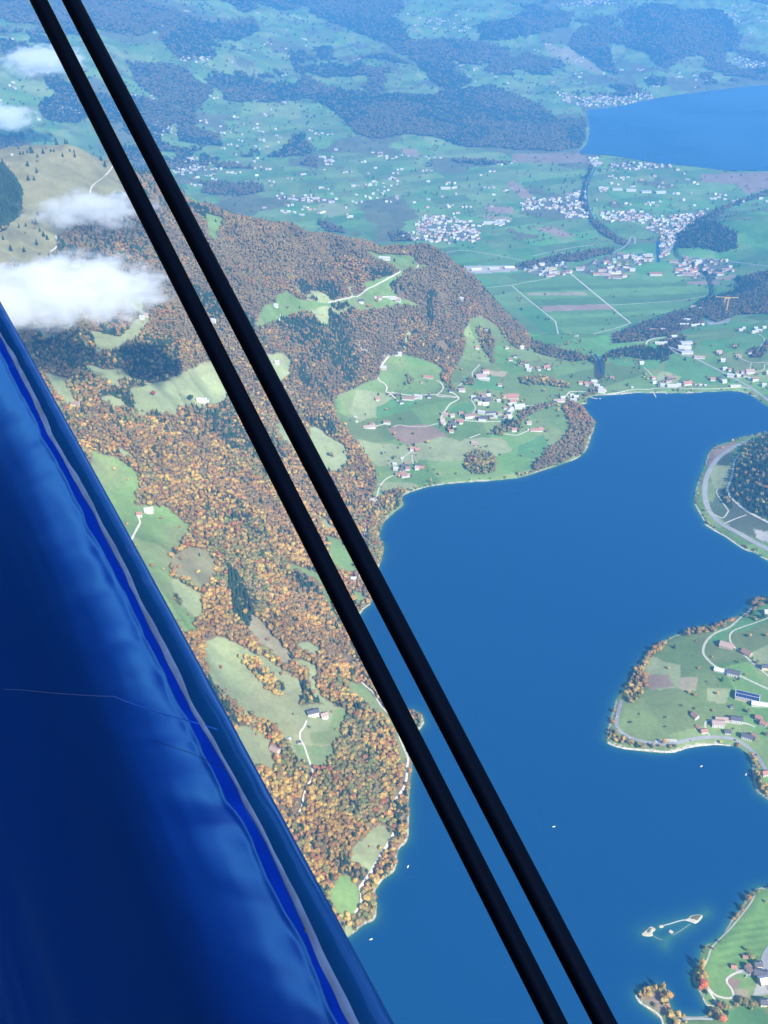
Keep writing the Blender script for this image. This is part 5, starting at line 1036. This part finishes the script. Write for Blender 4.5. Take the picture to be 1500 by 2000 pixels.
Q = lambda pts: [(1230 + a / 8.824, 1760 + b / 8.824) for a, b in pts]
a_ = mound('islet', 'pale gravel islet at the left end of the shoal', Q([(212,562),(280,500),(340,450),(385,443),(442,480),(435,503),(385,545),(398,580),(375,602),(290,606),(225,590)]), 0.9, M_ISL, 'islet')
b_ = mound('islet', 'gravel islet with dry scrub at the right end of the shoal', Q([(935,325),(1010,290),(1050,250),(1180,232),(1252,250),(1240,290),(1190,350),(1130,388),(1060,362),(990,342)]), 0.9, M_ISL, 'islet')
mound('islet', 'tiny oval pale islet between the two larger ones', Q([(498,438),(520,418),(565,412),(586,428),(575,452),(530,464)]), 0.7, M_ISL, 'islet')
def on_top(parent, pts, z0, z1):
    o = mound('scrub', '', pts, z1, M_DULL, 'x'); del o['label']; del o['category']
    o.parent = parent; o.location = (o.location.x - parent.location.x, o.location.y - parent.location.y, z0); return o
on_top(a_, Q([(285,535),(310,490),(350,465),(385,470),(365,500),(350,545),(300,550)]), 0.55, 0.6)
on_top(b_, Q([(1040,290),(1080,262),(1170,245),(1225,258),(1200,300),(1165,340),(1110,320),(1050,315)]), 0.55, 0.9)
def slab(pts, wdt, name, label, m, z=0.12, cat=None):
    o = strip(name, pts, wdt, m, label, smooth=True, kind=None if cat else 'structure', cat=cat, clear=False, step=3.0, zfix=z); return o
slab(Q([(590,418),(700,390),(820,352),(945,322)]), 1.8, 'breakwater', 'thin stone breakwater joining the tiny islet and the right islet', M_CONC, 0.25, 'breakwater')
slab(Q([(1050,395),(960,450),(860,520),(740,585)]), 1.6, 'shoal', 'drowned stone line on the near side of the shoal', M_WET, 0.05)
slab(Q([(395,595),(470,635),(560,670)]), 1.8, 'shoal', 'drowned stone line running out from the left islet', M_WET, 0.05)
t = thing('raft', 'square pale swimming raft in the middle of the shoal', 'raft', (*at_z(1230 + 712 / 8.824, 1760 + 533 / 8.824, 0)[:2], 0.0), 0.75)
v, f = [], []; bx(v, f, -3, 3, -3, 3, 0.35, 0.75); link('deck', pm('deck', v, f, M_ISL), t)
v, f = [], []; bx(v, f, -2.8, 2.8, -2.6, -1.4, -0.3, 0.35); fl = pm('float', v, f, M_WET); link('float', fl, t); o = link('float', fl, t); o.location = (0, 4.0, 0)
# boats
def hull_mesh(L=6.0, B=2.1, Hh=0.9):
    v = []; st = [(-0.5, 0.85), (-0.2, 1.0), (0.15, 0.95), (0.35, 0.6), (0.5, 0.05)]
    for s, k in st:
        for yy, zz in ((-1, Hh), (-0.65, 0.0), (0, -0.2), (0.65, 0.0), (1, Hh)): v.append((s * L, yy * B / 2 * k, zz + (0.25 if s > 0.3 and zz > 0.5 else 0)))
    f = [(i * 5 + j, i * 5 + j + 1, i * 5 + 5 + j + 1, i * 5 + 5 + j) for i in range(4) for j in range(4)] + [(0, 1, 2, 3, 4)] + [(i * 5, i * 5 + 5, i * 5 + 9, i * 5 + 4) for i in range(4)]
    return v, f
hm_ = pm('hull', *hull_mesh(), M_WHITE)
v, f = [], []; bx(v, f, -1.0, 0.9, -0.7, 0.7, 0.92, 1.7); cb = pm('cabin', v, f, M_WHITE)
v, f = [], []; bx(v, f, 0.91, 0.97, -0.6, 0.6, 1.15, 1.6); ws = pm('windscreen', v, f, M_GLASS)
for px_, py_, rz, lab in [(725,1835,0.4,'small white boat just right of the blue fuselage'),(797,1693,1.2,'small white boat off the lower left shore'),(1082,1615,0.2,'small white boat in the open lake right of the struts'),(1370,1497,0.6,'small white boat in the bay under the headland'),(1457,1513,1.0,'small pale boat moored near the eastern bay shore'),(1172,779,0.1,'tiny white boat by the lake-head jetty')]:
    x, y, _ = at_z(px_, py_, 0); t = thing('motor_boat', lab, 'boat', (x, y, 0), rz, 'boats on the near lake', 0.95)
    link('hull', hm_, t); c = link('cabin', cb, t); link('windscreen', ws, c)
# piers
for pts, wd, lab in [([(1276,767),(1279,772),(1281,776)], 4, 'pale pier with a widened tip at the head of the lake'), ([(1297,766),(1303,770)], 4, 'short pale pier right of the longer one'), ([(1152,775),(1158,778),(1167,779)], 5, 'low jetty by the outflow hamlet')]:
    ws_ = [at_z(a, b, 0)[:2] for a, b in pts]; t = thing('pier', lab, 'pier', (*ws_[0], 0.0))
    v, f = [], []
    for (x0, y0), (x1, y1) in zip(ws_[:-1], ws_[1:]):
        d = Vector((x1 - x0, y1 - y0)); q = Vector((-d.y, d.x)).normalized() * wd / 2; b = len(v); ox, oy = ws_[0]
        for z in (0.5, 0.9): v += [(x0 - ox + q.x, y0 - oy + q.y, z), (x0 - ox - q.x, y0 - oy - q.y, z), (x1 - ox - q.x, y1 - oy - q.y, z), (x1 - ox + q.x, y1 - oy + q.y, z)]
        f += [tuple(b + i for i in q_) for q_ in ((0, 1, 2, 3), (7, 6, 5, 4), (0, 4, 5, 1), (1, 5, 6, 2), (2, 6, 7, 3), (3, 7, 4, 0))]
    link('deck', pm('deck', v, f, M_ISL), t)
    v, f = [], []; bx(v, f, -0.25, 0.25, -0.25, 0.25, -3, 0.55); pile = pm('pile', v, f, M_TRUNK)
    for (x, y) in ws_: o = link('pile', pile, t); o.location = (x - ws_[0][0], y - ws_[0][1], 0)
# tower crane and conveyor of the gorge works
M_YEL = mat('yellow_steel', (0.75, 0.48, 0.12), 0.5)
def crane(px_, py_, hgt, rz, lab):
    xs, ys, zs = hit(px_, py_); t = thing('tower_crane', lab, 'crane', (float(xs[0]), float(ys[0]), float(zs[0])), rz)
    v, f = [], []
    for sx in (-1, 1):
        for sy in (-1, 1): bx(v, f, sx * 1.6 - .3, sx * 1.6 + .3, sy * 1.6 - .3, sy * 1.6 + .3, 0, hgt)
    for k in range(int(hgt / 4)): bx(v, f, -1.7, 1.7, -1.7, 1.7, k * 4, k * 4 + 0.6)
    link('mast', pm('mast', v, f, M_YEL), t)
    v, f = [], []; bx(v, f, -14, 40, -1.0, 1.0, hgt, hgt + 0.7); bx(v, f, -14, 40, -0.4, 0.4, hgt + 2.0, hgt + 2.6)
    for k in range(14): bx(v, f, -13.5 + 4 * k, -13.0 + 4 * k, -0.5, 0.5, hgt + 0.7, hgt + 2.0)
    link('jib', pm('jib', v, f, M_YEL), t)
    v, f = [], []; bx(v, f, -15, -11, -1.6, 1.6, hgt - 3, hgt - 0.01); link('counterweight', pm('counterweight', v, f, M_CONC), t)
    v, f = [], []; bx(v, f, 1.8, 3.8, -1, 1, hgt - 3, hgt - 0.6); link('cab', pm('cab', v, f, M_WHITE), t)
crane(1418, 611, 62, 0.15, 'tall yellow tower crane over the gorge works'); crane(1414, 596, 34, 3.0, 'shorter yellow tower crane behind the tall one')
strip('track', [(1452,575),(1436,583),(1428,594),(1430,604),(1434,611)], 14, M_CONC, 'pale curved haul road behind the cranes', lift=0.8)
strip('track', [(1385,634),(1400,624),(1420,618),(1430,612)], 8, M_CONC, 'pale apron of the gorge works', lift=0.8)
strip('track', [(1383,612),(1386,624)], 7, M_CONC, 'short pale ramp left of the cranes', lift=0.8)
# parked and driving cars
CARM = {'white': mat('white_car_paint', (0.75, 0.75, 0.75), 0.3, coat=0.6), 'dark blue': mat('blue_car_paint', (0.03, 0.05, 0.14), 0.3, coat=0.6), 'black': mat('black_car_paint', (0.02, 0.02, 0.02), 0.3, coat=0.6), 'silver': mat('silver_car_paint', (0.5, 0.5, 0.52), 0.3, metallic=0.5), 'red': mat('red_car_paint', (0.4, 0.03, 0.02), 0.3, coat=0.6)}
def prism(y0, y1, prof):
    n = len(prof); v = [(x, y0, z) for x, z in prof] + [(x, y1, z) for x, z in prof]
    return v, [tuple(range(n - 1, -1, -1)), tuple(range(n, 2 * n))] + [(i, (i + 1) % n, n + (i + 1) % n, n + i) for i in range(n)]
cabm = pm('cabin', *prism(-0.72, 0.72, [(-1.5, 0.9), (-1.2, 1.42), (0.3, 1.42), (0.95, 0.9)]), M_GLASS)
wv = [(0.33 * math.cos(a), yy, 0.33 + 0.33 * math.sin(a)) for yy in (-0.1, 0.1) for a in [k * math.pi / 5 for k in range(10)]]
whm = pm('wheel', wv, [tuple(range(9, -1, -1)), tuple(range(10, 20))] + [(i, (i + 1) % 10, 10 + (i + 1) % 10, 10 + i) for i in range(10)], CARM['black'])
CB = {k: pm('body', *prism(-0.88, 0.88, [(-2.1, 0.25), (-2.15, 0.75), (-1.7, 0.95), (1.0, 0.92), (2.0, 0.75), (2.15, 0.3)]), m_) for k, m_ in CARM.items()}
for px_, py_, c_, rz, lab in [(1219,1437,'dark blue',-0.5,'dark blue car parked on the bend of the headland road'),(1227,1441,'white',-0.4,'white car parked on the bend of the headland road'),(1204,1399,'white',1.4,'white car driving along the tip of the headland'),(1349,1447,'silver',0.2,'silver car on the headland road below the red-roofed house'),
      (1435,1446,'black',-0.4,'black car on the road under the big dark house'),(1395,1406,'white',0.0,'white car in the short lane between the headland houses'),(1448,1893,'black',0.05,'black car on the paved yard by the bottom village'),(1457,1908,'white',0.8,'white van parked in front of the bottom village house'),
      (1383,985,'white',1.6,'white car on the road round the knoll'),(1447,1046,'white',-0.6,'white car near the tunnel yard'),(1498,1896,'silver',1.5,'silver car on the wide village road'),(1477,1475,'red',-0.9,'red car on the road above the eastern bay')]:
    xs, ys, zs = hit(px_, py_); t = thing('parked_car', lab, 'car', (float(xs[0]), float(ys[0]), float(ground(xs, ys)[0]) + 0.55), rz, 'cars on the lakeside roads', 1.15)
    link('body', CB[c_], t); link('cabin', cabm, t)
    for sx in (-1.3, 1.3):
        for sy in (-0.82, 0.82): o = link('wheel', whm, t); o.location = (sx, sy, 0)
# solar panels laid in rows on the long dark-roofed barn of the headland
for o in list(bpy.data.objects):
    if o.type == 'EMPTY' and 'blue-black roof' in str(o.get('label', '')):
        roof = [c for c in o.children if c.name.startswith('roof')][0]
        L, D, Hh, Rr = DIM['i']; k = Rr / (D / 2)
        v, f = [], []; bx(v, f, -2.35, 2.35, -4.4, 4.4, 0, 0.12); pn = pm('solar_panel', v, f, ROOF['s'])
        for i in range(9):
            for s_ in (-1, 1):
                q = link('solar_panel', pn, roof); q.location = (-L / 2 + 3 + i * 5.0, s_ * 5.2, Hh + Rr - k * 5.2 + 0.42); q.rotation_euler = (-s_ * math.atan(k), 0, 0)
        roof.data = roof.data.copy(); roof.data.materials.clear(); roof.data.materials.append(ROOF['g'])
# ------------------------------------------------------------------ the aircraft: curved blue skin and two dark struts
air = thing('airplane', 'deep blue aircraft with wrinkled glossy skin and two dark parallel struts', 'airplane', (0, 0, H - 1.2))
def P_air(m): return Matrix.Translation((0, 0, -(H - 1.2)))
M_BLUE = bpy.data.materials.new('blue_fabric_skin'); M_BLUE.use_nodes = True
n_ = M_BLUE.node_tree.nodes; l_ = M_BLUE.node_tree.links; b_ = n_['Principled BSDF']
b_.inputs['Base Color'].default_value = (0.0, 0.042, 0.30, 1); b_.inputs['Metallic'].default_value = 0.0; b_.inputs['Roughness'].default_value = 0.38
b_.inputs['Specular IOR Level'].default_value = 0.12
tc_ = n_.new('ShaderNodeTexCoord'); tx_ = n_.new('ShaderNodeTexNoise'); tx_.inputs['Scale'].default_value = 260; tx_.inputs['Detail'].default_value = 3
l_.new(tc_.outputs['Object'], tx_.inputs['Vector']); bp_ = n_.new('ShaderNodeBump'); bp_.inputs['Strength'].default_value = 0.05; bp_.inputs['Distance'].default_value = 0.002
l_.new(tx_.outputs['Fac'], bp_.inputs['Height']); l_.new(bp_.outputs[0], b_.inputs['Normal'])
def lacquer(m, dif, glo, rough, fac):
    n = m.node_tree.nodes; l = m.node_tree.links; nrm = [x for x in n if x.type == 'BUMP']; n.remove(n['Principled BSDF'])
    d = n.new('ShaderNodeBsdfDiffuse'); g = n.new('ShaderNodeBsdfGlossy'); x = n.new('ShaderNodeMixShader'); o = [q for q in n if q.type == 'OUTPUT_MATERIAL'][0]
    d.inputs['Color'].default_value = (*dif, 1); g.inputs['Color'].default_value = (*glo, 1); g.inputs['Roughness'].default_value = rough; x.inputs[0].default_value = fac
    for q in (d, g):
        if nrm: l.new(nrm[0].outputs[0], q.inputs['Normal'])
    l.new(d.outputs[0], x.inputs[1]); l.new(g.outputs[0], x.inputs[2]); l.new(x.outputs[0], o.inputs['Surface'])
lacquer(M_BLUE, (0.0, 0.013, 0.26), (0.15, 0.55, 1.0), 0.28, 0.23)
M_STRUT = mat('black_strut_paint', (0.0002, 0.0014, 0.0065), 0.75, spec=0.02)
M_SEAM = mat('seam_thread', (0.004, 0.006, 0.03), 0.7)
C0 = Vector((0, 0, H))
PA0 = at_depth(-14, 563, 3.3); PB0 = at_depth(786, 2030, 1.55)
AX = (PB0 - PA0); LEN = AX.length; AX.normalize()
mid = (PA0 + PB0) / 2; vdir = (C0 - mid); vdir = (vdir - AX * vdir.dot(AX)).normalized()
E1 = vdir; E2 = AX.cross(E1).normalized()
if E2.x < 0: E2 = -E2
# profile: turning angle of the normal along the girth
prof = []; NS = 260; smax = 4.2; smin = -0.35
def psi(s):
    if s < 0: return math.radians(90 - s * 200)
    if s < 0.064: t = s / 0.064; return math.radians(90 - 112 * (t * t * (3 - 2 * t)) ** 0.8)
    return math.radians(-22 - 44 * (1 - math.exp(-(s - 0.064) / 0.15)))
SS = np.concatenate([np.linspace(0, 0.6, 190), np.linspace(0.62, smax, 60)]); a = b = 0.0; pf = [(0.0, 0.0, psi(0), 0.0)]
for i in range(1, len(SS)):
    ds = SS[i] - SS[i - 1]; p = psi((SS[i] + SS[i - 1]) / 2); a += -math.cos(p) * ds; b += math.sin(p) * ds; pf.append((a, b, psi(SS[i]), SS[i]))
neg = []; a = b = 0.0; s = 0.0
for i in range(30):
    ds = smin / 30; p = psi(s + ds / 2); a += -math.cos(p) * ds; b += math.sin(p) * ds; s += ds; neg.append((a, b, psi(s), s))
pf = neg[::-1] + pf
NT = 420; tt = np.linspace(-0.12, 1.12, NT)
pa = np.array(pf); SG, TG = np.meshgrid(pa[:, 3], tt); AG, BG, PG = [np.meshgrid(pa[:, k], tt)[0] for k in (0, 1, 2)]
tm = TG * LEN
# wrinkles: soft diagonal puckers that start at the edge band, a rolled welt along the band, dents
band = np.exp(-((SG - 0.105 - 0.012 * np.sin(tm * 5)) / 0.035) ** 2)
ph = (SG + 1.1 * tm) / 1.4; al_ = (1.1 * SG - tm) / 1.4
dec = np.exp(-np.maximum(SG - 0.11, 0) / 0.20) * np.clip(SG / 0.1, 0, 1)
w1 = (fbm(ph / 0.11, al_ / 0.55, 1.0, 3, 201) + 0.8 * np.clip(fbm(ph / 0.07, al_ / 0.3, 1.0, 2, 241) - 0.25, 0, 1)) * dec
wf = fbm(ph / 0.045, al_ / 0.35, 1.0, 2, 251) * np.exp(-np.maximum(SG - 0.10, 0) / 0.10) * np.clip(SG / 0.08, 0, 1)
w2 = np.abs(fbm(tm * 9 + SG * 16, SG * 3, 1.0, 2, 205)) * band
w3 = fbm(tm * 0.9 + 3, SG * 2.2, 1.0, 2, 209)
ridge = np.exp(-((SG - 0.09 - 0.006 * fbm(tm, SG * 0, 0.13, 2, 215)) / 0.009) ** 2)
disp = 0.0032 * wf + 0.0085 * w1 + 0.003 * w2 + 0.010 * w3 * np.clip(SG / 0.3, 0, 1) + 0.0030 * ridge + 0.0035 * fbm(tm * 1.3, SG * 6, 0.5, 2, 219) * np.clip(SG / 0.1, 0, 1) * np.exp(-SG / 0.35)
nx_ = np.sin(PG)[..., None] * np.array(E2)[None, None] + np.cos(PG)[..., None] * np.array(E1)[None, None]
bow = 0.004 * (1 - (2 * TG - 1) ** 2)
POS = np.array(PA0)[None, None] + tm[..., None] * np.array(AX) + (AG + bow)[..., None] * np.array(E2) + BG[..., None] * np.array(E1) + disp[..., None] * nx_
nt_, ns_ = POS.shape[:2]; ix = np.arange(nt_ * ns_).reshape(nt_, ns_)
FF = np.stack([ix[:-1, :-1], ix[:-1, 1:], ix[1:, 1:], ix[1:, :-1]], -1).reshape(-1, 4)
V_ = POS.reshape(-1, 3).copy(); V_[:, 2] -= (H - 1.2)
SF = ((SG[:-1, :-1] + SG[1:, 1:]) / 2).ravel(); TFc = ((tm[:-1, :-1] + tm[1:, 1:]) / 2).ravel()
edge_s = 0.067 + 0.006 * fbm(TFc, TFc * 0, 0.21, 2, 230)
def sub(name, mask, m, off=0.0):
    f = FF[mask]; used, inv = np.unique(f.ravel(), return_inverse=True); v = V_[used] + off * nx_.reshape(-1, 3)[used]
    me = mesh_np(name, v, inv.reshape(-1, 4), True); me.materials.append(m); return link(name, me, air)
M_EDGE = mat('painted_ground_reflection', (0.006, 0.042, 0.125), 0.3, spec=0.6); M_SHEEN = mat('lilac_painted_sheen', (0.045, 0.085, 0.22), 0.4, 0.25, 18, spec=0.5)
lacquer(M_EDGE, (0.001, 0.022, 0.11), (0.28, 0.5, 1.0), 0.22, 0.2)
sub('fuselage_skin', SF >= edge_s, M_BLUE); sub('painted_reflection_rim', SF < edge_s, M_EDGE)  # rim of the skin: grazing ground reflection coloured in as darker steel blue
def surf(tq, sq):
    fi = np.clip((tq - tt[0]) / (tt[1] - tt[0]), 0, NT - 1.001); i = int(fi); fi -= i
    j = int(np.clip(np.searchsorted(pa[:, 3], sq) - 1, 0, ns_ - 2)); fj = (sq - pa[j, 3]) / (pa[j + 1, 3] - pa[j, 3])
    p = (POS[i, j] * (1 - fj) + POS[i, j + 1] * fj) * (1 - fi) + (POS[i + 1, j] * (1 - fj) + POS[i + 1, j + 1] * fj) * fi
    return p, nx_[i, j]
vv, ff = [], []; tl = np.linspace(-0.1, 1.1, 700); tq_ = tl * LEN
cs_ = 0.067 + 0.006 * fbm(tq_, tq_ * 0, 0.21, 2, 230); ww_ = 0.0058 * (0.9 + 0.9 * fbm(tq_, tq_ * 0, 0.16, 3, 233))
for i, t_ in enumerate(tl):
    for k, hgt in ((-1, 0.0004), (-0.5, 0.0016), (0, 0.0022), (0.5, 0.0016), (1, 0.0004)):
        p, nn = surf(t_, cs_[i] + k * max(ww_[i], 0.003)); q = p + nn * hgt; vv.append((q[0], q[1], q[2] - (H - 1.2)))
for i in range(len(tl) - 1):
    for k in range(4): ff.append((i * 5 + k, i * 5 + k + 1, i * 5 + k + 6, i * 5 + k + 5))
me = mesh_np('painted_edge_sheen', vv, ff, True); me.materials.append(M_SHEEN); link('painted_edge_sheen', me, air)  # pale strip colours in the sky reflection along the rolled welt
# unseen wing over the struts, added and shaped to shade the fuselage
ZW = H + 0.32; jw = int(np.searchsorted(pa[:, 3], 0.50)); ln = []
for i in (0, NT // 4, NT // 2, 3 * NT // 4, NT - 1):
    p = POS[i, jw]; k = (ZW - p[2]) / SUN.z; ln.append((p[0] + SUN.x * k, p[1] + SUN.y * k))
d0 = Vector(ln[0]) - Vector(ln[-1]); d0.normalize(); top = Vector(ln[0]) + d0 * 9; bot = Vector(ln[-1]) - d0 * 9
lf = Vector((-d0.y, d0.x)); lf = lf if lf.x < 0 else -lf
out = [top, *[Vector(q) for q in ln], bot, bot + lf * 16, top + lf * 16]
vv = [(q.x, q.y, ZW - (H - 1.2)) for q in out] + [(q.x, q.y, ZW + 0.14 - (H - 1.2)) for q in out]; n = len(out)
link('unseen_shade_wing', pm('unseen_shade_wing', vv, [tuple(range(n)), tuple(range(2 * n - 1, n - 1, -1))] + [(i, (i + 1) % n, n + (i + 1) % n, n + i) for i in range(n)], M_SEAM), air)
def seam(t0, t1, s0, s1, name, m, r=0.0012, dashed=False, bulge=0.0):
    vv, ff = [], []; n = 90
    for i in range(n + 1):
        k = i / n; tq = (t0 + (t1 - t0) * k + bulge * math.sin(k * math.pi)); sq = s0 + (s1 - s0) * k
        i0 = int(np.clip(np.searchsorted(tt, tq), 1, NT - 1)); j0 = int(np.clip(np.searchsorted(pa[:, 3], sq), 1, ns_ - 1))
        f_t = (tq - tt[i0 - 1]) / (tt[i0] - tt[i0 - 1]); f_s = (sq - pa[j0 - 1, 3]) / (pa[j0, 3] - pa[j0 - 1, 3])
        p = (POS[i0 - 1, j0 - 1] * (1 - f_s) + POS[i0 - 1, j0] * f_s) * (1 - f_t) + (POS[i0, j0 - 1] * (1 - f_s) + POS[i0, j0] * f_s) * f_t
        nn = nx_[i0, j0]; vv.append((p, nn))
    out, f = [], []
    for i, (p, nn) in enumerate(vv):
        d = np.array(AX); q = p.copy(); q[2] -= (H - 1.2)
        out += [tuple(q - d * r), tuple(q + nn * r * 0.8), tuple(q + d * r)]
        if i < n and not (dashed and i % 3 == 2): f += [(3 * i, 3 * i + 1, 3 * i + 4, 3 * i + 3), (3 * i + 1, 3 * i + 2, 3 * i + 5, 3 * i + 4)]
    me = bpy.data.meshes.new(name); me.from_pydata(out, [], f); me.materials.append(m); return link(name, me, air)
PJ = np.stack(project(POS[..., 0], POS[..., 1], POS[..., 2])[:2], -1)
def ts_at(px, py):
    d = ((PJ - np.array([px, py])) ** 2).sum(-1); d[SG < 0.01] = 1e12; i, j = np.unravel_index(np.argmin(d), d.shape); return tt[i], pa[j, 3]
def pseam(p0, p1, name, m, r, dashed=False, bulge=0.0):
    (t0, s0), (t1, s1) = ts_at(*p0), ts_at(*p1); seam(t0, t1, s0, s1, name, m, r, dashed, bulge)
M_RIB = mat('rib_tape_blue', (0.002, 0.06, 0.42), 0.6)
pseam((5, 1346), (225, 1360), 'rib_tape', M_RIB, 0.0022); pseam((225, 1360), (424, 1424), 'rib_tape', M_RIB, 0.0022)
pseam((300, 1447), (372, 1470), 'stitch_line', M_SEAM, 0.0010, True); pseam((372, 1470), (474, 1518), 'stitch_line', M_SEAM, 0.0010, True)
# a small dark rivet near the edge
j0 = int(np.searchsorted(pa[:, 3], 0.075)); i0 = int(np.searchsorted(tt, 0.915)); p = POS[i0, j0]; nn = Vector(nx_[i0, j0])
vv = [Vector(p) - Vector((0, 0, H - 1.2)) + nn * 0.002]; a_ = nn.orthogonal().normalized(); b2 = nn.cross(a_)
vv += [vv[0] - nn * 0.003 + (a_ * math.cos(k * math.pi / 5) + b2 * math.sin(k * math.pi / 5)) * 0.0042 for k in range(10)]
link('rivet', pm('rivet', [tuple(q) for q in vv], [(0, 1 + k, 1 + (k + 1) % 10) for k in range(10)], M_SEAM), air)
# struts
def strut(x0, x1, d0, d1, wdt):
    p0 = at_depth(x0, 0, d0); p1 = at_depth(x1, 2000, d1); ax = (p1 - p0); q0 = p0 - ax * 0.25; q1 = p1 + ax * 0.25
    ax = ax.normalized(); m = (p0 + p1) / 2; v = (C0 - m); v = (v - ax * v.dot(ax)).normalized(); s = ax.cross(v)
    vv, ff = [], []; n = 28; rings = 30
    for r_ in range(rings + 1):
        c = q0.lerp(q1, r_ / rings)
        for k in range(n):
            a = 2 * math.pi * k / n; c_, s_ = math.cos(a), math.sin(a)
            q = c + s * (c_ * wdt / 2) + v * (s_ * wdt * 0.95 * (0.6 + 0.4 * abs(s_)))
            vv.append(tuple(q - Vector((0, 0, H - 1.2))))
    for r_ in range(rings):
        for k in range(n): ff.append((r_ * n + k, r_ * n + (k + 1) % n, (r_ + 1) * n + (k + 1) % n, (r_ + 1) * n + k))
    me = bpy.data.meshes.new('strut'); me.from_pydata(vv, [], ff); me.materials.append(M_STRUT); me.polygons.foreach_set('use_smooth', [True] * len(ff))
    return link('strut', me, air)
strut(75, 1086, 2.35, 1.764, 0.0378)
strut(139, 1182, 2.25, 1.70, 0.0378)
# ------------------------------------------------------------------ clouds hanging on the mountain
def cloud(label, px, py, d, rx_, ry_, rz_, dens, nscale, thr, seed, soft=0.25):
    p = at_depth(px, py, d)
    m = bpy.data.materials.new('cloud_vapour'); m.use_nodes = True; n = m.node_tree.nodes; l = m.node_tree.links; n.clear()
    ou = n.new('ShaderNodeOutputMaterial'); pv = n.new('ShaderNodeVolumePrincipled'); pv.inputs['Color'].default_value = (0.97, 0.98, 1, 1); pv.inputs['Anisotropy'].default_value = 0.1
    tc = n.new('ShaderNodeTexCoord'); le = n.new('ShaderNodeVectorMath'); le.operation = 'LENGTH'; l.new(tc.outputs['Object'], le.inputs[0])
    mp = n.new('ShaderNodeMapping'); mp.inputs['Location'].default_value = (seed, seed * 2, 0); mp.inputs['Scale'].default_value = (rx_ / 100, ry_ / 100, rz_ / 60)
    tx = n.new('ShaderNodeTexNoise'); tx.inputs['Scale'].default_value = nscale; tx.inputs['Detail'].default_value = 8; tx.inputs['Roughness'].default_value = 0.62
    l.new(tc.outputs['Object'], mp.inputs[0]); l.new(mp.outputs[0], tx.inputs['Vector'])
    def ma(op, a, b=None):
        q = n.new('ShaderNodeMath'); q.operation = op
        for i, v in enumerate((a, b)):
            if v is None: continue
            if isinstance(v, (int, float)): q.inputs[i].default_value = v
            else: l.new(v, q.inputs[i])
        return q.outputs[0]
    fall = ma('SUBTRACT', 1.0, ma('POWER', le.outputs['Value'], 1.6))
    v = ma('SUBTRACT', ma('ADD', ma('MULTIPLY', ma('SUBTRACT', tx.outputs['Fac'], 0.5), 2.6), fall), thr)
    mr = n.new('ShaderNodeMapRange'); mr.interpolation_type = 'SMOOTHSTEP'; mr.inputs['From Min'].default_value = 0.0; mr.inputs['From Max'].default_value = soft
    l.new(v, mr.inputs['Value'])
    edge = n.new('ShaderNodeMapRange'); edge.inputs['From Min'].default_value = 1.0; edge.inputs['From Max'].default_value = 0.8
    l.new(le.outputs['Value'], edge.inputs['Value'])
    l.new(ma('MULTIPLY', ma('MULTIPLY', mr.outputs[0], edge.outputs[0]), dens), pv.inputs['Density']); l.new(pv.outputs[0], ou.inputs['Volume'])
    vv, ff = ico(3); me = bpy.data.meshes.new('cloud'); me.from_pydata([tuple(q) for q in vv], [], [tuple(int(i) for i in q) for q in ff]); me.materials.append(m)
    o = link('cloud', me, label=label, category='cloud'); o.location = p; o.scale = (rx_, ry_, rz_)
    return o
cloud('dense white cloud bank over the pasture beside the blue fuselage', 110, 566, 2180, 330, 230, 68, 0.038, 1.5, 0.30, 3.1, 0.8)
cloud('thin veil of cloud above the dense white bank', 175, 408, 3050, 280, 190, 62, 0.016, 1.6, 0.42, 7.7, 0.6)
cloud('small faint wisp left of the veil', 140, 498, 2650, 110, 90, 26, 0.012, 1.8, 0.6, 12.3, 0.6)
cloud('pale cloud puff near the top of the left strut', 88, 118, 5600, 320, 220, 95, 0.022, 1.4, 0.35, 5.2, 0.6)
cloud('flat wisp running left from the puff', 50, 145, 5500, 210, 150, 35, 0.005, 1.2, 0.5, 15.2, 0.6)
cloud('pale cloud puff at the left edge above the alpine crest', 5, 230, 5200, 230, 170, 85, 0.024, 1.4, 0.35, 9.4, 0.6)
p_ = Vector((-585, 2420, 400)) + SUN * 2050  # unseen cloud, added above the view for the shadow it throws
c_ = cloud('unseen cumulus added above the valley to cast the shadow on the upper wood', 750, 0, 100, 125, 120, 60, 0.06, 1.3, 0.2, 21.0, 0.4); c_.location = p_
HAZE_COL = (0.14, 0.50, 1.0, 1.0); HAZE_D = 0.000094
# ------------------------------------------------------------------ haze
def box_mesh(name, x0, x1, y0, y1, z0, z1):
    v = [(x, y, z) for z in (z0, z1) for y in (y0, y1) for x in (x0, x1)]
    f = [(0, 2, 3, 1), (4, 5, 7, 6), (0, 1, 5, 4), (2, 6, 7, 3), (0, 4, 6, 2), (1, 3, 7, 5)]
    me = bpy.data.meshes.new(name); me.from_pydata(v, [], f); return me
hm = bpy.data.materials.new('haze_air'); hm.use_nodes = True
n_ = hm.node_tree.nodes; n_.clear(); ou = n_.new('ShaderNodeOutputMaterial'); pv = n_.new('ShaderNodeVolumePrincipled')
pv.inputs['Color'].default_value = HAZE_COL; pv.inputs['Density'].default_value = HAZE_D; pv.inputs['Anisotropy'].default_value = 0.2
hm.node_tree.links.new(pv.outputs[0], ou.inputs['Volume'])
zt = max(float(GZ.max()) + 40, H + 6)
me = box_mesh('haze', -13000, 13000, -200, 21500, float(GZ.min()) - 1.0, zt); me.materials.append(hm)
link('haze', me, kind='stuff', label='pale blue haze filling the valley air')
